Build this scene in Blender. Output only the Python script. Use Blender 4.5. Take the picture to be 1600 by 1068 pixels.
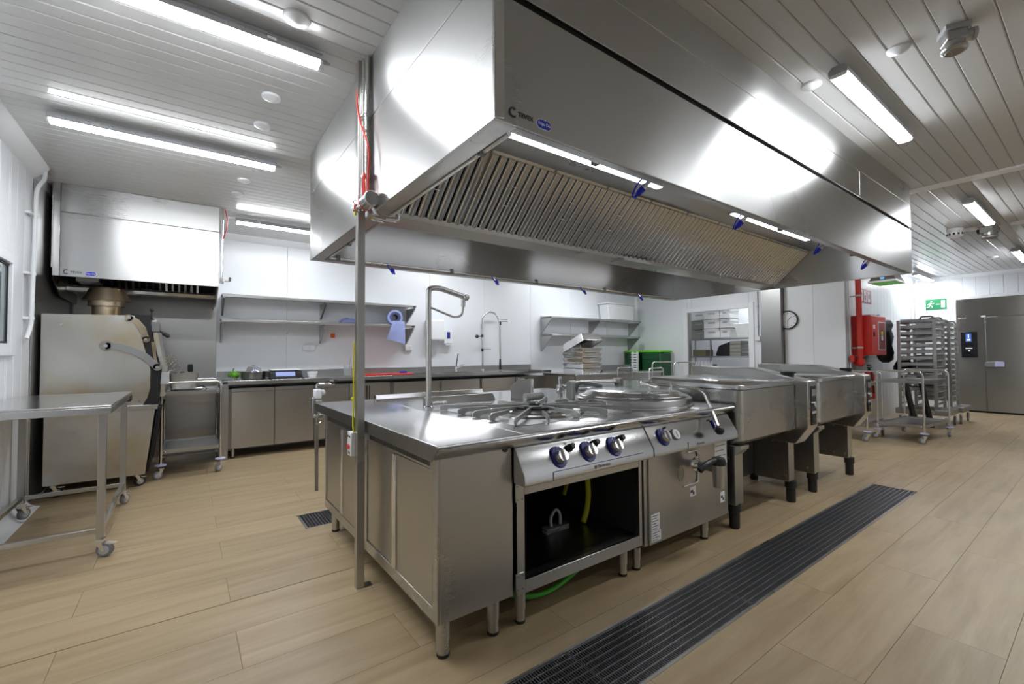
import bpy, math, random
from mathutils import Vector, Matrix
random.seed(7)
PI = math.pi
for o in list(bpy.data.objects): bpy.data.objects.remove(o, do_unlink=True)
SC = bpy.context.scene
COL = SC.collection

# ------------------------------------------------------------------ camera
F_PX = 694.7
YAW, PITCH, ROLL = math.radians(53.72), math.radians(1.568), math.radians(-0.357)
fw = Vector((math.cos(PITCH)*math.cos(YAW), math.cos(PITCH)*math.sin(YAW), math.sin(PITCH)))
rt = Vector((math.sin(YAW), -math.cos(YAW), 0)); up = rt.cross(fw)
c_, s_ = math.cos(ROLL), math.sin(ROLL)
r2 = c_*rt + s_*up; u2 = -s_*rt + c_*up
cam = bpy.data.cameras.new('camera'); cam.sensor_width = 36.0; cam.lens = F_PX/1600*36
cam.clip_start = 0.05; cam.clip_end = 100
camo = bpy.data.objects.new('camera', cam); COL.objects.link(camo)
camo.matrix_world = Matrix(((r2.x, u2.x, -fw.x, 0), (r2.y, u2.y, -fw.y, 0), (r2.z, u2.z, -fw.z, 1.26), (0, 0, 0, 1)))
SC.camera = camo

# ------------------------------------------------------------------ world, exposure, lamp power
W = bpy.data.worlds.new('world'); SC.world = W; W.use_nodes = True
W.node_tree.nodes['Background'].inputs[0].default_value = (0.8, 0.86, 1.0, 1)
W.node_tree.nodes['Background'].inputs[1].default_value = 0.05
SC.view_settings.view_transform = 'Standard'; SC.view_settings.look = 'None'
SC.view_settings.gamma = 1.0; SC.view_settings.use_curve_mapping = False
SC.view_settings.exposure = 0.18
LAMP = 64.0          # emission of the ceiling battens
HOODLAMP = 9.0       # emission of the lamps inside the hood
ZC = 2.90            # ceiling height

# ------------------------------------------------------------------ materials
MATS = {}
def new_mat(name):
    m = bpy.data.materials.new(name); m.use_nodes = True; MATS[name] = m
    return m, m.node_tree, m.node_tree.nodes['Principled BSDF']
def plain(name, col, rough=0.5, metal=0.0, spec=0.5, noise=0.06, scale=6.0, emit=None, trans=0.0, coat=0.0, bump=0.0):
    """a principled material with a little procedural mottling in colour and gloss"""
    m, t, b = new_mat(name); N, L = t.nodes, t.links
    tc = N.new('ShaderNodeTexCoord'); nz = N.new('ShaderNodeTexNoise')
    nz.inputs['Scale'].default_value = scale; nz.inputs['Detail'].default_value = 3
    L.new(tc.outputs['Object'], nz.inputs['Vector'])
    mx = N.new('ShaderNodeMix'); mx.data_type = 'RGBA'
    mx.inputs[6].default_value = (*[max(0, c*(1-noise)) for c in col], 1)
    mx.inputs[7].default_value = (*[min(1, c*(1+noise)) for c in col], 1)
    L.new(nz.outputs['Fac'], mx.inputs[0]); L.new(mx.outputs[2], b.inputs['Base Color'])
    mr = N.new('ShaderNodeMapRange'); mr.inputs[3].default_value = max(0.02, rough*(1-noise*2)); mr.inputs[4].default_value = min(1, rough*(1+noise*2))
    L.new(nz.outputs['Fac'], mr.inputs[0]); L.new(mr.outputs[0], b.inputs['Roughness'])
    b.inputs['Metallic'].default_value = metal; b.inputs['Specular IOR Level'].default_value = spec
    if trans: b.inputs['Transmission Weight'].default_value = trans
    if coat: b.inputs['Coat Weight'].default_value = coat; b.inputs['Coat Roughness'].default_value = 0.1
    if emit: b.inputs['Emission Color'].default_value = (*emit[:3], 1); b.inputs['Emission Strength'].default_value = emit[3]
    if bump:
        bp = N.new('ShaderNodeBump'); bp.inputs['Strength'].default_value = bump; bp.inputs['Distance'].default_value = 0.01
        L.new(nz.outputs['Fac'], bp.inputs['Height']); L.new(bp.outputs['Normal'], b.inputs['Normal'])
    return m
def steel(name, col, r0, r1, stretch=(1.2, 1.2, 1.2), brush=(2, 2, 90), wav=0.0, tint=None, tintscale=3.0, aniso=0.0):
    """brushed stainless: smudgy gloss variation plus fine brushing streaks"""
    m, t, b = new_mat(name); N, L = t.nodes, t.links
    tc = N.new('ShaderNodeTexCoord')
    mp = N.new('ShaderNodeMapping'); mp.inputs['Scale'].default_value = stretch; L.new(tc.outputs['Object'], mp.inputs['Vector'])
    nz = N.new('ShaderNodeTexNoise'); nz.inputs['Scale'].default_value = 1.6; nz.inputs['Detail'].default_value = 1.5; L.new(mp.outputs[0], nz.inputs['Vector'])
    mp2 = N.new('ShaderNodeMapping'); mp2.inputs['Scale'].default_value = brush; L.new(tc.outputs['Object'], mp2.inputs['Vector'])
    nb = N.new('ShaderNodeTexNoise'); nb.inputs['Scale'].default_value = 6; nb.inputs['Detail'].default_value = 2; L.new(mp2.outputs[0], nb.inputs['Vector'])
    ad = N.new('ShaderNodeMath'); ad.operation = 'MULTIPLY_ADD'; ad.inputs[1].default_value = 0.92; L.new(nz.outputs['Fac'], ad.inputs[0])
    sb = N.new('ShaderNodeMath'); sb.operation = 'MULTIPLY'; sb.inputs[1].default_value = 0.08; L.new(nb.outputs['Fac'], sb.inputs[0]); L.new(sb.outputs[0], ad.inputs[2])
    mr = N.new('ShaderNodeMapRange'); mr.inputs[1].default_value = 0.3; mr.inputs[2].default_value = 0.7; mr.inputs[3].default_value = r0; mr.inputs[4].default_value = r1
    L.new(ad.outputs[0], mr.inputs[0]); L.new(mr.outputs[0], b.inputs['Roughness'])
    mx = N.new('ShaderNodeMix'); mx.data_type = 'RGBA'
    mx.inputs[6].default_value = (*[c*0.975 for c in col], 1); mx.inputs[7].default_value = (*col, 1)
    L.new(nb.outputs['Fac'], mx.inputs[0])
    out = mx.outputs[2]
    if tint:
        n3 = N.new('ShaderNodeTexNoise'); n3.inputs['Scale'].default_value = tintscale; n3.inputs['Detail'].default_value = 3; L.new(tc.outputs['Object'], n3.inputs['Vector'])
        rp = N.new('ShaderNodeMapRange'); rp.inputs[1].default_value = 0.5; rp.inputs[2].default_value = 0.72; L.new(n3.outputs['Fac'], rp.inputs[0])
        m2 = N.new('ShaderNodeMix'); m2.data_type = 'RGBA'; m2.inputs[7].default_value = (*tint, 1)
        L.new(rp.outputs[0], m2.inputs[0]); L.new(out, m2.inputs[6]); out = m2.outputs[2]
    L.new(out, b.inputs['Base Color']); b.inputs['Metallic'].default_value = 1.0
    if aniso:      # sheet brushed along the horizontal: highlights smear vertically
        tg = N.new('ShaderNodeTangent'); tg.direction_type = 'RADIAL'; tg.axis = 'Z'; L.new(tg.outputs[0], b.inputs['Tangent'])
        b.inputs['Anisotropic'].default_value = aniso; b.inputs['Anisotropic Rotation'].default_value = 0.25
    if wav:
        nw = N.new('ShaderNodeTexNoise'); nw.inputs['Scale'].default_value = 1.6; nw.inputs['Detail'].default_value = 1; L.new(tc.outputs['Object'], nw.inputs['Vector'])
        bp = N.new('ShaderNodeBump'); bp.inputs['Strength'].default_value = wav; bp.inputs['Distance'].default_value = 0.02
        L.new(nw.outputs['Fac'], bp.inputs['Height']); L.new(bp.outputs['Normal'], b.inputs['Normal'])
    return m
def floor_mat(name):
    m, t, b = new_mat(name); N, L = t.nodes, t.links
    g = N.new('ShaderNodeNewGeometry'); oi = N.new('ShaderNodeObjectInfo')
    mp = N.new('ShaderNodeMapping'); mp.inputs['Scale'].default_value = (0.9, 9.0, 1.0); L.new(g.outputs['Position'], mp.inputs['Vector'])
    of = N.new('ShaderNodeVectorMath'); of.operation = 'MULTIPLY_ADD'; of.inputs[1].default_value = (9, 17, 3)
    cb = N.new('ShaderNodeCombineXYZ')
    for i in range(3): L.new(oi.outputs['Random'], cb.inputs[i])
    L.new(cb.outputs[0], of.inputs[0]); L.new(mp.outputs[0], of.inputs[2])
    n1 = N.new('ShaderNodeTexNoise'); n1.inputs['Scale'].default_value = 1.5; n1.inputs['Detail'].default_value = 6; n1.inputs['Distortion'].default_value = 0.6; L.new(of.outputs[0], n1.inputs['Vector'])
    mp2 = N.new('ShaderNodeMapping'); mp2.inputs['Scale'].default_value = (3.0, 70.0, 1.0); L.new(g.outputs['Position'], mp2.inputs['Vector'])
    n2 = N.new('ShaderNodeTexNoise'); n2.inputs['Scale'].default_value = 2.0; n2.inputs['Detail'].default_value = 3; L.new(mp2.outputs[0], n2.inputs['Vector'])
    n3 = N.new('ShaderNodeTexNoise'); n3.inputs['Scale'].default_value = 0.8; n3.inputs['Detail'].default_value = 2; L.new(g.outputs['Position'], n3.inputs['Vector'])
    cr = N.new('ShaderNodeValToRGB'); e = cr.color_ramp.elements
    e[0].position = 0.30; e[0].color = (0.327, 0.236, 0.131, 1); e[1].position = 0.72; e[1].color = (0.452, 0.347, 0.215, 1)
    e2 = e.new(0.5); e2.color = (0.392, 0.294, 0.173, 1)
    mxf = N.new('ShaderNodeMath'); mxf.operation = 'MULTIPLY_ADD'; mxf.inputs[1].default_value = 0.82; L.new(n1.outputs['Fac'], mxf.inputs[0])
    s2 = N.new('ShaderNodeMath'); s2.operation = 'MULTIPLY'; s2.inputs[1].default_value = 0.18; L.new(n2.outputs['Fac'], s2.inputs[0]); L.new(s2.outputs[0], mxf.inputs[2])
    L.new(mxf.outputs[0], cr.inputs[0])
    hs = N.new('ShaderNodeHueSaturation'); L.new(cr.outputs[0], hs.inputs['Color'])
    mr = N.new('ShaderNodeMapRange'); mr.inputs[3].default_value = 0.94; mr.inputs[4].default_value = 1.06; L.new(oi.outputs['Random'], mr.inputs[0]); L.new(mr.outputs[0], hs.inputs['Value'])
    L.new(hs.outputs[0], b.inputs['Base Color'])
    rr = N.new('ShaderNodeMapRange'); rr.inputs[3].default_value = 0.30; rr.inputs[4].default_value = 0.50; L.new(n3.outputs['Fac'], rr.inputs[0]); L.new(rr.outputs[0], b.inputs['Roughness'])
    bp = N.new('ShaderNodeBump'); bp.inputs['Strength'].default_value = 0.08; bp.inputs['Distance'].default_value = 0.004; L.new(n2.outputs['Fac'], bp.inputs['Height']); L.new(bp.outputs['Normal'], b.inputs['Normal'])
    return m

steel('steel', (0.52, 0.515, 0.50), 0.26, 0.32, aniso=0.55)
steel('steel_hood', (0.56, 0.56, 0.555), 0.26, 0.32, stretch=(.6, .6, .6), wav=0.05, aniso=0.85)
steel('steel_top', (0.66, 0.665, 0.67), 0.15, 0.24)
steel('steel_dark', (0.32, 0.315, 0.305), 0.26, 0.36)
steel('steel_door', (0.50, 0.49, 0.465), 0.28, 0.36, aniso=0.6)
steel('steel_shelf', (0.48, 0.48, 0.475), 0.28, 0.38)
steel('steel_bright', (0.80, 0.80, 0.80), 0.16, 0.26)
steel('steel_filter', (0.60, 0.595, 0.575), 0.13, 0.20)
steel('steel_oven', (0.66, 0.645, 0.60), 0.26, 0.38, tint=(0.60, 0.50, 0.33), tintscale=2.3)
steel('steel_heat', (0.58, 0.49, 0.36), 0.2, 0.34, tint=(0.40, 0.28, 0.15), tintscale=5)
steel('steel_tube', (0.76, 0.755, 0.74), 0.16, 0.24)
steel('steel_fridge', (0.36, 0.355, 0.335), 0.27, 0.31, aniso=0.85)
steel('cast_grate', (0.50, 0.50, 0.49), 0.32, 0.44)
plain('chrome', (0.86, 0.86, 0.87), 0.07, 1.0, noise=0.02)
floor_mat('wood_plank')
plain('floor_base', (0.06, 0.05, 0.04), 0.8)
plain('wall_white', (0.80, 0.825, 0.86), 0.28, noise=0.015, scale=2)
plain('wall_groove', (0.50, 0.52, 0.55), 0.6)
plain('ceiling_white', (0.58, 0.585, 0.58), 0.20, noise=0.02, scale=1.5)
plain('ceiling_groove', (0.62, 0.62, 0.61), 0.5)
plain('white_plastic', (0.80, 0.82, 0.84), 0.35)
plain('white_paint', (0.84, 0.86, 0.89), 0.35, noise=0.02)
plain('grey_plastic', (0.45, 0.46, 0.48), 0.4)
plain('grey_rubber', (0.20, 0.20, 0.21), 0.6)
plain('black_rubber', (0.018, 0.018, 0.018), 0.5)
plain('black_plastic', (0.014, 0.014, 0.016), 0.35)
plain('black_glass', (0.010, 0.010, 0.012), 0.08)
plain('black_gap', (0.006, 0.006, 0.006), 0.9)
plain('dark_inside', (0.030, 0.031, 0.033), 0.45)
plain('grating', (0.34, 0.345, 0.36), 0.34, 0.9, noise=0.15, scale=30)
plain('knob_blue', (0.020, 0.028, 0.26), 0.35)
plain('blue_cap', (0.012, 0.025, 0.62), 0.35)
plain('label_blue', (0.03, 0.06, 0.75), 0.35)
plain('print_dark', (0.05, 0.05, 0.05), 0.5)
plain('slot_grey', (0.10, 0.10, 0.095), 0.5)
plain('print_mid', (0.22, 0.22, 0.22), 0.5)
plain('print_white', (0.85, 0.86, 0.88), 0.5)
plain('red_paint', (0.62, 0.025, 0.015), 0.32)
plain('red_dark', (0.30, 0.016, 0.014), 0.35)
plain('red_plastic', (0.62, 0.035, 0.025), 0.4)
plain('red_cable', (0.72, 0.035, 0.02), 0.4)
plain('orange', (0.80, 0.12, 0.02), 0.45)
plain('yellow', (0.78, 0.72, 0.02), 0.45)
plain('yellow_hose', (0.62, 0.60, 0.02), 0.45)
plain('green_hose', (0.09, 0.50, 0.05), 0.42)
plain('sign_green', (0.010, 0.21, 0.075), 0.4)
plain('bin_green', (0.004, 0.075, 0.022), 0.35)
plain('lime', (0.15, 0.62, 0.01), 0.4)
plain('pepper_green', (0.10, 0.33, 0.015), 0.28, noise=0.3, scale=20)
plain('blue_paper', (0.36, 0.44, 0.80), 0.8, bump=0.3, scale=30)
plain('blue_cloth', (0.09, 0.10, 0.22), 0.8)
plain('lilac', (0.52, 0.50, 0.78), 0.8)
plain('crate_white', (0.86, 0.87, 0.86), 0.45)
plain('crate_grey', (0.34, 0.34, 0.29), 0.5)
plain('carton', (0.20, 0.18, 0.10), 0.7)
plain('clear', (0.92, 0.95, 0.97), 0.06, trans=0.85, noise=0.02)
plain('glass', (0.80, 0.87, 0.88), 0.02, trans=0.7, spec=0.6, noise=0.01)
plain('screen_blue', (0.02, 0.03, 0.08), 0.2, emit=(0.10, 0.25, 0.9, 0.5))
plain('screen_white', (0.8, 0.85, 0.95), 0.3, emit=(0.8, 0.9, 1.0, 0.9))
plain('uv_green', (0.10, 0.40, 0.06), 0.4, emit=(0.16, 0.9, 0.10, 0.12))
plain('uv_blue', (0.25, 0.55, 0.8), 0.4, emit=(0.2, 0.55, 1.0, 0.35))
plain('lamp_light', (0.95, 0.97, 1.0), 0.4, emit=(0.93, 0.965, 1.0, LAMP))
plain('hood_light', (0.95, 0.97, 1.0), 0.4, emit=(0.90, 0.93, 1.0, HOODLAMP))
plain('fluor_sleeve', (0.82, 0.84, 0.86), 0.4)

# ------------------------------------------------------------------ mesh helpers
class MB:
    def __init__(s): s.v = []; s.f = []
    def add(s, v, f):
        n = len(s.v); s.v += [Vector(p) for p in v]; s.f += [tuple(i+n for i in q) for q in f]; return s
    def box(s, a, b):
        x0, y0, z0 = [min(p, q) for p, q in zip(a, b)]; x1, y1, z1 = [max(p, q) for p, q in zip(a, b)]
        return s.add([(x0,y0,z0),(x1,y0,z0),(x1,y1,z0),(x0,y1,z0),(x0,y0,z1),(x1,y0,z1),(x1,y1,z1),(x0,y1,z1)],
                     [(0,3,2,1),(4,5,6,7),(0,1,5,4),(1,2,6,5),(2,3,7,6),(3,0,4,7)])
    def prism(s, prof, axis, a0, a1):
        """extrude a 2D profile along an axis; profile coords are the other two axes in order x,y,z"""
        n = len(prof); mk = {'x': lambda p, a: (a, p[0], p[1]), 'y': lambda p, a: (p[0], a, p[1]), 'z': lambda p, a: (p[0], p[1], a)}[axis]
        v = [mk(p, a0) for p in prof]+[mk(p, a1) for p in prof]
        return s.add(v, [tuple(range(n))[::-1], tuple(range(n, 2*n))]+[(i, (i+1) % n, n+(i+1) % n, n+i) for i in range(n)])
    def cyl(s, p0, p1, r0, r1=None, n=16, cap=True):
        r1 = r0 if r1 is None else r1; p0 = Vector(p0); p1 = Vector(p1); d = (p1-p0).normalized()
        a = d.orthogonal().normalized(); b = d.cross(a); v = []
        for p, r in ((p0, r0), (p1, r1)):
            v += [p+(a*math.cos(2*PI*i/n)+b*math.sin(2*PI*i/n))*r for i in range(n)]
        f = [(i, (i+1) % n, n+(i+1) % n, n+i) for i in range(n)]
        if cap: f += [tuple(range(n))[::-1], tuple(range(n, 2*n))]
        return s.add(v, f)
    def lathe(s, prof, c=(0, 0, 0), n=32, d=(0, 0, 1)):
        """profile of (radius, height) turned about direction d through c"""
        d = Vector(d).normalized(); a = d.orthogonal().normalized(); b = d.cross(a); c = Vector(c); v = []; m = len(prof)
        for r, h in prof:
            v += [c+d*h+(a*math.cos(2*PI*i/n)+b*math.sin(2*PI*i/n))*max(r, 1e-4) for i in range(n)]
        f = [(j*n+i, j*n+(i+1) % n, (j+1)*n+(i+1) % n, (j+1)*n+i) for j in range(m-1) for i in range(n)]
        if not (prof[0] == prof[-1]): f += [tuple(range(n))[::-1], tuple(range((m-1)*n, m*n))]
        return s.add(v, f)
    def tube(s, pts, r, n=10, round_=0.0, closed=False, seg=5):
        P = [Vector(p) for p in pts]
        if round_:
            Q = []; k = len(P)
            for i, p in enumerate(P):
                if not closed and i in (0, k-1): Q.append(p); continue
                a, b = P[i-1], P[(i+1) % k]; ra = min(round_, (a-p).length*.48, (b-p).length*.48)
                A = p+(a-p).normalized()*ra; B_ = p+(b-p).normalized()*ra
                for j in range(seg+1):
                    t = j/seg; Q.append((1-t)**2*A+2*t*(1-t)*p+t*t*B_)
            P = Q
        k = len(P); v = []; nrm = None
        for i in range(k):
            if closed: d = (P[(i+1) % k]-P[i-1]).normalized()
            else: d = (P[min(i+1, k-1)]-P[max(i-1, 0)]).normalized()
            nrm = d.orthogonal().normalized() if nrm is None else (nrm-d*nrm.dot(d)).normalized()
            b = d.cross(nrm)
            v += [P[i]+(nrm*math.cos(2*PI*j/n)+b*math.sin(2*PI*j/n))*r for j in range(n)]
        f = [(i*n+j, i*n+(j+1) % n, ((i+1) % k)*n+(j+1) % n, ((i+1) % k)*n+j) for i in range(k if closed else k-1) for j in range(n)]
        if not closed: f += [tuple(range(n))[::-1], tuple(range((k-1)*n, k*n))]
        return s.add(v, f)
    def sphere(s, c, r, n=14, sc=(1, 1, 1)):
        m = n//2; prof = [(math.sin(PI*j/m), -math.cos(PI*j/m)) for j in range(m+1)]; c = Vector(c); v = []
        for rr, h in prof:
            v += [c+Vector((rr*math.cos(2*PI*i/n)*sc[0], rr*math.sin(2*PI*i/n)*sc[1], h*sc[2]))*r for i in range(n)]
        return s.add(v, [(j*n+i, j*n+(i+1) % n, (j+1)*n+(i+1) % n, (j+1)*n+i) for j in range(m) for i in range(n)])
    def xform(s, M):
        s.v = [M @ p for p in s.v]; return s
def wloc(o):
    p = Vector((0, 0, 0))
    while o is not None: p += o.location; o = o.parent
    return p
def finish(me, mat, smooth):
    me.materials.append(MATS[mat])
    if smooth:
        me.polygons.foreach_set('use_smooth', [True]*len(me.polygons))
        try: me.set_sharp_from_angle(angle=math.radians(smooth if smooth is not True else 38))
        except Exception: pass
    me.update()
def build(mb, name, mat, parent=None, bevel=0.0, smooth=None, local=False, label=None, seg=2):
    """link the collected shapes as ONE mesh object; coordinates are world ones unless local"""
    me = bpy.data.meshes.new(name)
    if parent is not None: off = Vector((0, 0, 0)) if local else wloc(parent); loc = Vector((0, 0, 0))
    else:
        xs = [p.x for p in mb.v]; ys = [p.y for p in mb.v]; zs = [p.z for p in mb.v]
        off = Vector(((min(xs)+max(xs))/2, (min(ys)+max(ys))/2, min(zs))); loc = off.copy()
    me.from_pydata([tuple(p-off) for p in mb.v], [], mb.f)
    import bmesh
    bm = bmesh.new(); bm.from_mesh(me); bmesh.ops.recalc_face_normals(bm, faces=bm.faces); bm.to_mesh(me); bm.free()
    if smooth is None: smooth = 38
    finish(me, mat, smooth)
    o = bpy.data.objects.new(name, me); COL.objects.link(o); o.parent = parent; o.location = loc
    if bevel:
        md = o.modifiers.new('bevel', 'BEVEL'); md.width = bevel; md.segments = seg; md.limit_method = 'ANGLE'; md.angle_limit = math.radians(40); md.harden_normals = False
    if label: o['label'] = label
    return o
def tag(o, label, cat, group=None):
    o['label'] = label; o['category'] = cat
    if group: o['group'] = group
    return o
def struct(o, label=None):
    o['kind'] = 'structure'
    if label: o['label'] = label
    return o
def thing(name, label, cat, loc, group=None, rz=0.0):
    o = bpy.data.objects.new(name, None); COL.objects.link(o); o.empty_display_size = 0.1
    o.location = loc; o.rotation_euler = (0, 0, rz); return tag(o, label, cat, group)
def copy_tree(o, parent=None):
    c = o.copy(); COL.objects.link(c); c.parent = parent
    for ch in list(o.children): copy_tree(ch, c)
    return c
def dup(o, loc, label, rz=None, group=None):
    c = copy_tree(o); c.location = loc; c['label'] = label
    if rz is not None: c.rotation_euler = (0, 0, rz)
    if group: c['group'] = group
    return c
def inst(o, loc, parent, name=None):
    c = bpy.data.objects.new(name or o.name.split('.')[0], o.data); COL.objects.link(c); c.parent = parent; c.location = loc
    for md in o.modifiers:
        m2 = c.modifiers.new(md.name, md.type)
        for k in ('width', 'segments', 'limit_method', 'angle_limit'): setattr(m2, k, getattr(md, k))
    return c
def text(s, size, loc, ax, ay, mat, parent, name='lettering', align='LEFT', shear=0.0, thick=0.0006, bold=0.0):
    """flat lettering: ax is the reading direction, ay the up direction of the letters"""
    cu = bpy.data.curves.new('t', 'FONT'); cu.body = s; cu.size = size; cu.align_x = align; cu.align_y = 'CENTER'; cu.shear = shear; cu.extrude = thick; cu.offset = bold
    to = bpy.data.objects.new('t', cu); COL.objects.link(to)
    dg = bpy.context.evaluated_depsgraph_get(); me = bpy.data.meshes.new_from_object(to.evaluated_get(dg))
    bpy.data.objects.remove(to, do_unlink=True)
    ax = Vector(ax).normalized(); ay = Vector(ay).normalized(); az = ax.cross(ay); off = wloc(parent); L = Vector(loc)
    for v in me.vertices:
        p = v.co.copy(); v.co = L+ax*p.x+ay*p.y+az*p.z-off
    me.materials.clear(); me.materials.append(MATS[mat]); me.name = name
    o = bpy.data.objects.new(name, me); COL.objects.link(o); o.parent = parent; return o
def rrect(cx, cy, w, h, r, n=6):
    out = []
    for (sx, sy, a0) in ((1, 1, 0), (-1, 1, 90), (-1, -1, 180), (1, -1, 270)):
        for i in range(n+1):
            a = math.radians(a0+90*i/n); out.append((cx+sx*(w/2-r)+r*math.cos(a), cy+sy*(h/2-r)+r*math.sin(a)))
    return out
B = lambda a, b: MB().box(a, b)

# ================================================================== THE SETTING
XL, XF, YB, YN = -1.07, 13.40, 7.05, -2.60      # left wall, far wall, back wall, wall behind the camera
XD, YS = 9.00, 2.72                              # doorway wall, corridor side wall
DR1 = (0.30, 1.10, 5.32, 1.425); DR2 = (0.72, 3.53, 1.72, 3.86)   # floor drains x0,y0,x1,y1
def rect_sub(rs, h):
    out = []
    for (a, b, c, d) in rs:
        if h[0] >= c or h[2] <= a or h[1] >= d or h[3] <= b: out.append((a, b, c, d)); continue
        if b < h[1]: out.append((a, b, c, h[1]))
        if d > h[3]: out.append((a, h[3], c, d))
        lo, hi = max(b, h[1]), min(d, h[3])
        if a < h[0]: out.append((a, lo, h[0], hi))
        if c > h[2]: out.append((h[2], lo, c, hi))
    return out
regions = [(XL, YN, XF, YS), (XL, YS, XD, YB), (XD, 3.66, 11.0, YB)]
rs = regions
for h in (DR1, DR2): rs = rect_sub(rs, h)
mb = MB()
for (a, b, c, d) in rs: mb.box((a, b, -0.06), (c, d, -0.016))
floor = struct(build(mb, 'floor', 'floor_base'), 'beige wood-look plank floor of the kitchen')
PW, PL, GAP = 0.303, 1.26, 0.0016
planks = []
k0 = int((YN-0.603)/PW)-1
for k in range(k0, 24):
    y0 = 0.603+PW*k; y1 = y0+PW
    off = 0.2 if k % 2 else 0.2+PL/2
    for j in range(-3, 12):
        x0 = off+PL*j; x1 = x0+PL
        full = (x0, y0, x1, y1); pieces = []
        for (a, b, c, d) in regions:
            r = (max(x0, a), max(y0, b), min(x1, c), min(y1, d))
            if r[2]-r[0] > 0.01 and r[3]-r[1] > 0.005: pieces.append(r)
        for h in (DR1, DR2): pieces = rect_sub(pieces, h)
        for p in pieces:
            if p[2]-p[0] > 0.012 and p[3]-p[1] > 0.006: planks.append(p)
def vis(p):
    x, y = (p[0]+p[2])/2, (p[1]+p[3])/2
    v = Vector((x, y, -1.26)); dpt = v.dot(fw)
    if dpt < 0.3: return 1e9
    u = v.dot(r2)/dpt*F_PX
    return dpt if abs(u) < 1000 else 1e6+dpt
planks.sort(key=vis)
proto = {}
rest = MB()
for i, p in enumerate(planks):
    w, d = round(p[2]-p[0]-GAP, 4), round(p[3]-p[1]-GAP, 4); c = ((p[0]+p[2])/2, (p[1]+p[3])/2)
    if i >= 295 or vis(p) > 1e5:
        rest.box((c[0]-w/2, c[1]-d/2, -0.016), (c[0]+w/2, c[1]+d/2, 0)); continue
    key = (w, d)
    if key not in proto:
        me = bpy.data.meshes.new('plank'); t = B((-w/2, -d/2, -0.016), (w/2, d/2, 0)); me.from_pydata([tuple(q) for q in t.v], [], t.f); me.materials.append(MATS['wood_plank']); proto[key] = me
    o = bpy.data.objects.new('plank', proto[key]); COL.objects.link(o); o.parent = floor
    o.location = Vector((c[0], c[1], 0))-floor.location
o = build(rest, 'plank', 'wood_plank', floor, smooth=False); o['kind'] = 'stuff'

def drain(name, label, R, sect, along_x=True, bar=0.0125):
    a, b, c, d = R
    t = thing(name, label, 'floor drain', ((a+c)/2, (b+d)/2, -0.14))
    m = MB(); m.box((a, b, -0.14), (c, d, -0.13)); 
    for q in ((a, b, a+.004, d), (c-.004, b, c, d), (a, b, c, b+.004), (a, d-.004, c, d)): m.box((q[0], q[1], -0.13), (q[2], q[3], -0.004))
    build(m, 'channel', 'steel_dark', t, smooth=False)
    m = MB(); w = 0.012
    for q in ((a, b, a+w, d), (c-w, b, c, d), (a, b, c, b+w), (a, d-w, c, d)): m.box((q[0], q[1], -0.006), (q[2], q[3], 0.001))
    build(m, 'frame', 'steel', t, smooth=False)
    n = max(1, round((c-a)/sect)); L = (c-a-2*w)/n
    for i in range(n):
        x0 = a+w+L*i+.002; x1 = x0+L-.004; y0, y1 = b+w+.002, d-w-.002; m = MB()
        for q in ((x0, y0, x1, y0+.004), (x0, y1-.004, x1, y1), (x0, y0, x0+.004, y1), (x1-.004, y0, x1, y1)): m.box((q[0], q[1], -0.028), (q[2], q[3], -0.001))
        if along_x:
            k = round((x1-x0)/bar)
            for j in range(1, k): x = x0+(x1-x0)*j/k; m.box((x-.0015, y0, -0.026), (x+.0015, y1, -0.002))
            for j in range(1, 9): y = y0+(y1-y0)*j/9; m.box((x0, y-.0024, -0.008), (x1, y+.0024, -0.0002))
        else:
            k = round((x1-x0)/0.022)
            for j in range(1, k): x = x0+(x1-x0)*j/k; m.box((x-.0015, y0, -0.026), (x+.0015, y1, -0.001))
            for j in range(1, 14): y = y0+(y1-y0)*j/14; m.box((x0, y-.001, -0.02), (x1, y+.001, -0.004))
        g = build(m, 'grating', 'grating', t, smooth=False); g['kind'] = 'stuff'
    return t
drain('floor_drain', 'long narrow floor drain with dark steel grating in front of the cooking island', DR1, 1.0)
drain('floor_drain', 'short floor drain with barred grating behind the far corner of the island', DR2, 1.0, along_x=False)

# ---- ceiling: narrow slats along x, each one a piece, in two fields divided by a flat cover strip
mb = MB(); mb.box((XL-.1, YN-.1, ZC+.014), (XF+.1, YB+.1, ZC+.06))
ceil = struct(build(mb, 'ceiling', 'ceiling_groove'), 'white slatted ceiling')
SP = 0.10; XB = 5.98
def slat_mesh(L):
    w = SP-0.0012; h = .013; e = .006
    prof = [(-w/2, h), (-w/2, e), (-w/2+e, 0), (w/2-e, 0), (w/2, e), (w/2, h)]
    m = MB().prism(prof, 'x', -L/2, L/2); me = bpy.data.meshes.new('ceiling_slat'); me.from_pydata([tuple(p) for p in m.v], [], m.f); me.materials.append(MATS['ceiling_white']); return me
for (a, b) in ((XL, XB), (XB, XF)):
    me = slat_mesh(b-a)
    y = YN
    while y < YB-0.02:
        if not (a > 5 and y > 3.6):
            o = bpy.data.objects.new('ceiling_slat', me); COL.objects.link(o); o.parent = ceil; o.location = Vector(((a+b)/2, y+SP/2, ZC))-ceil.location
        y += SP
m = MB()
y = 3.6
while y < YB-.02: m.box((XB, y+.0015, ZC), (XF, y+SP-.0015, ZC+.013)); y += SP
o = build(m, 'ceiling_slat', 'ceiling_white', ceil, smooth=False); o['kind'] = 'stuff'
struct(build(MB().prism([(XB-.075, ZC), (XB-.065, ZC-.012), (XB+.065, ZC-.012), (XB+.075, ZC)], 'y', YN, YB), 'trim_1', 'white_paint'), 'white cover strip across the ceiling beyond the big hood')

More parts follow.
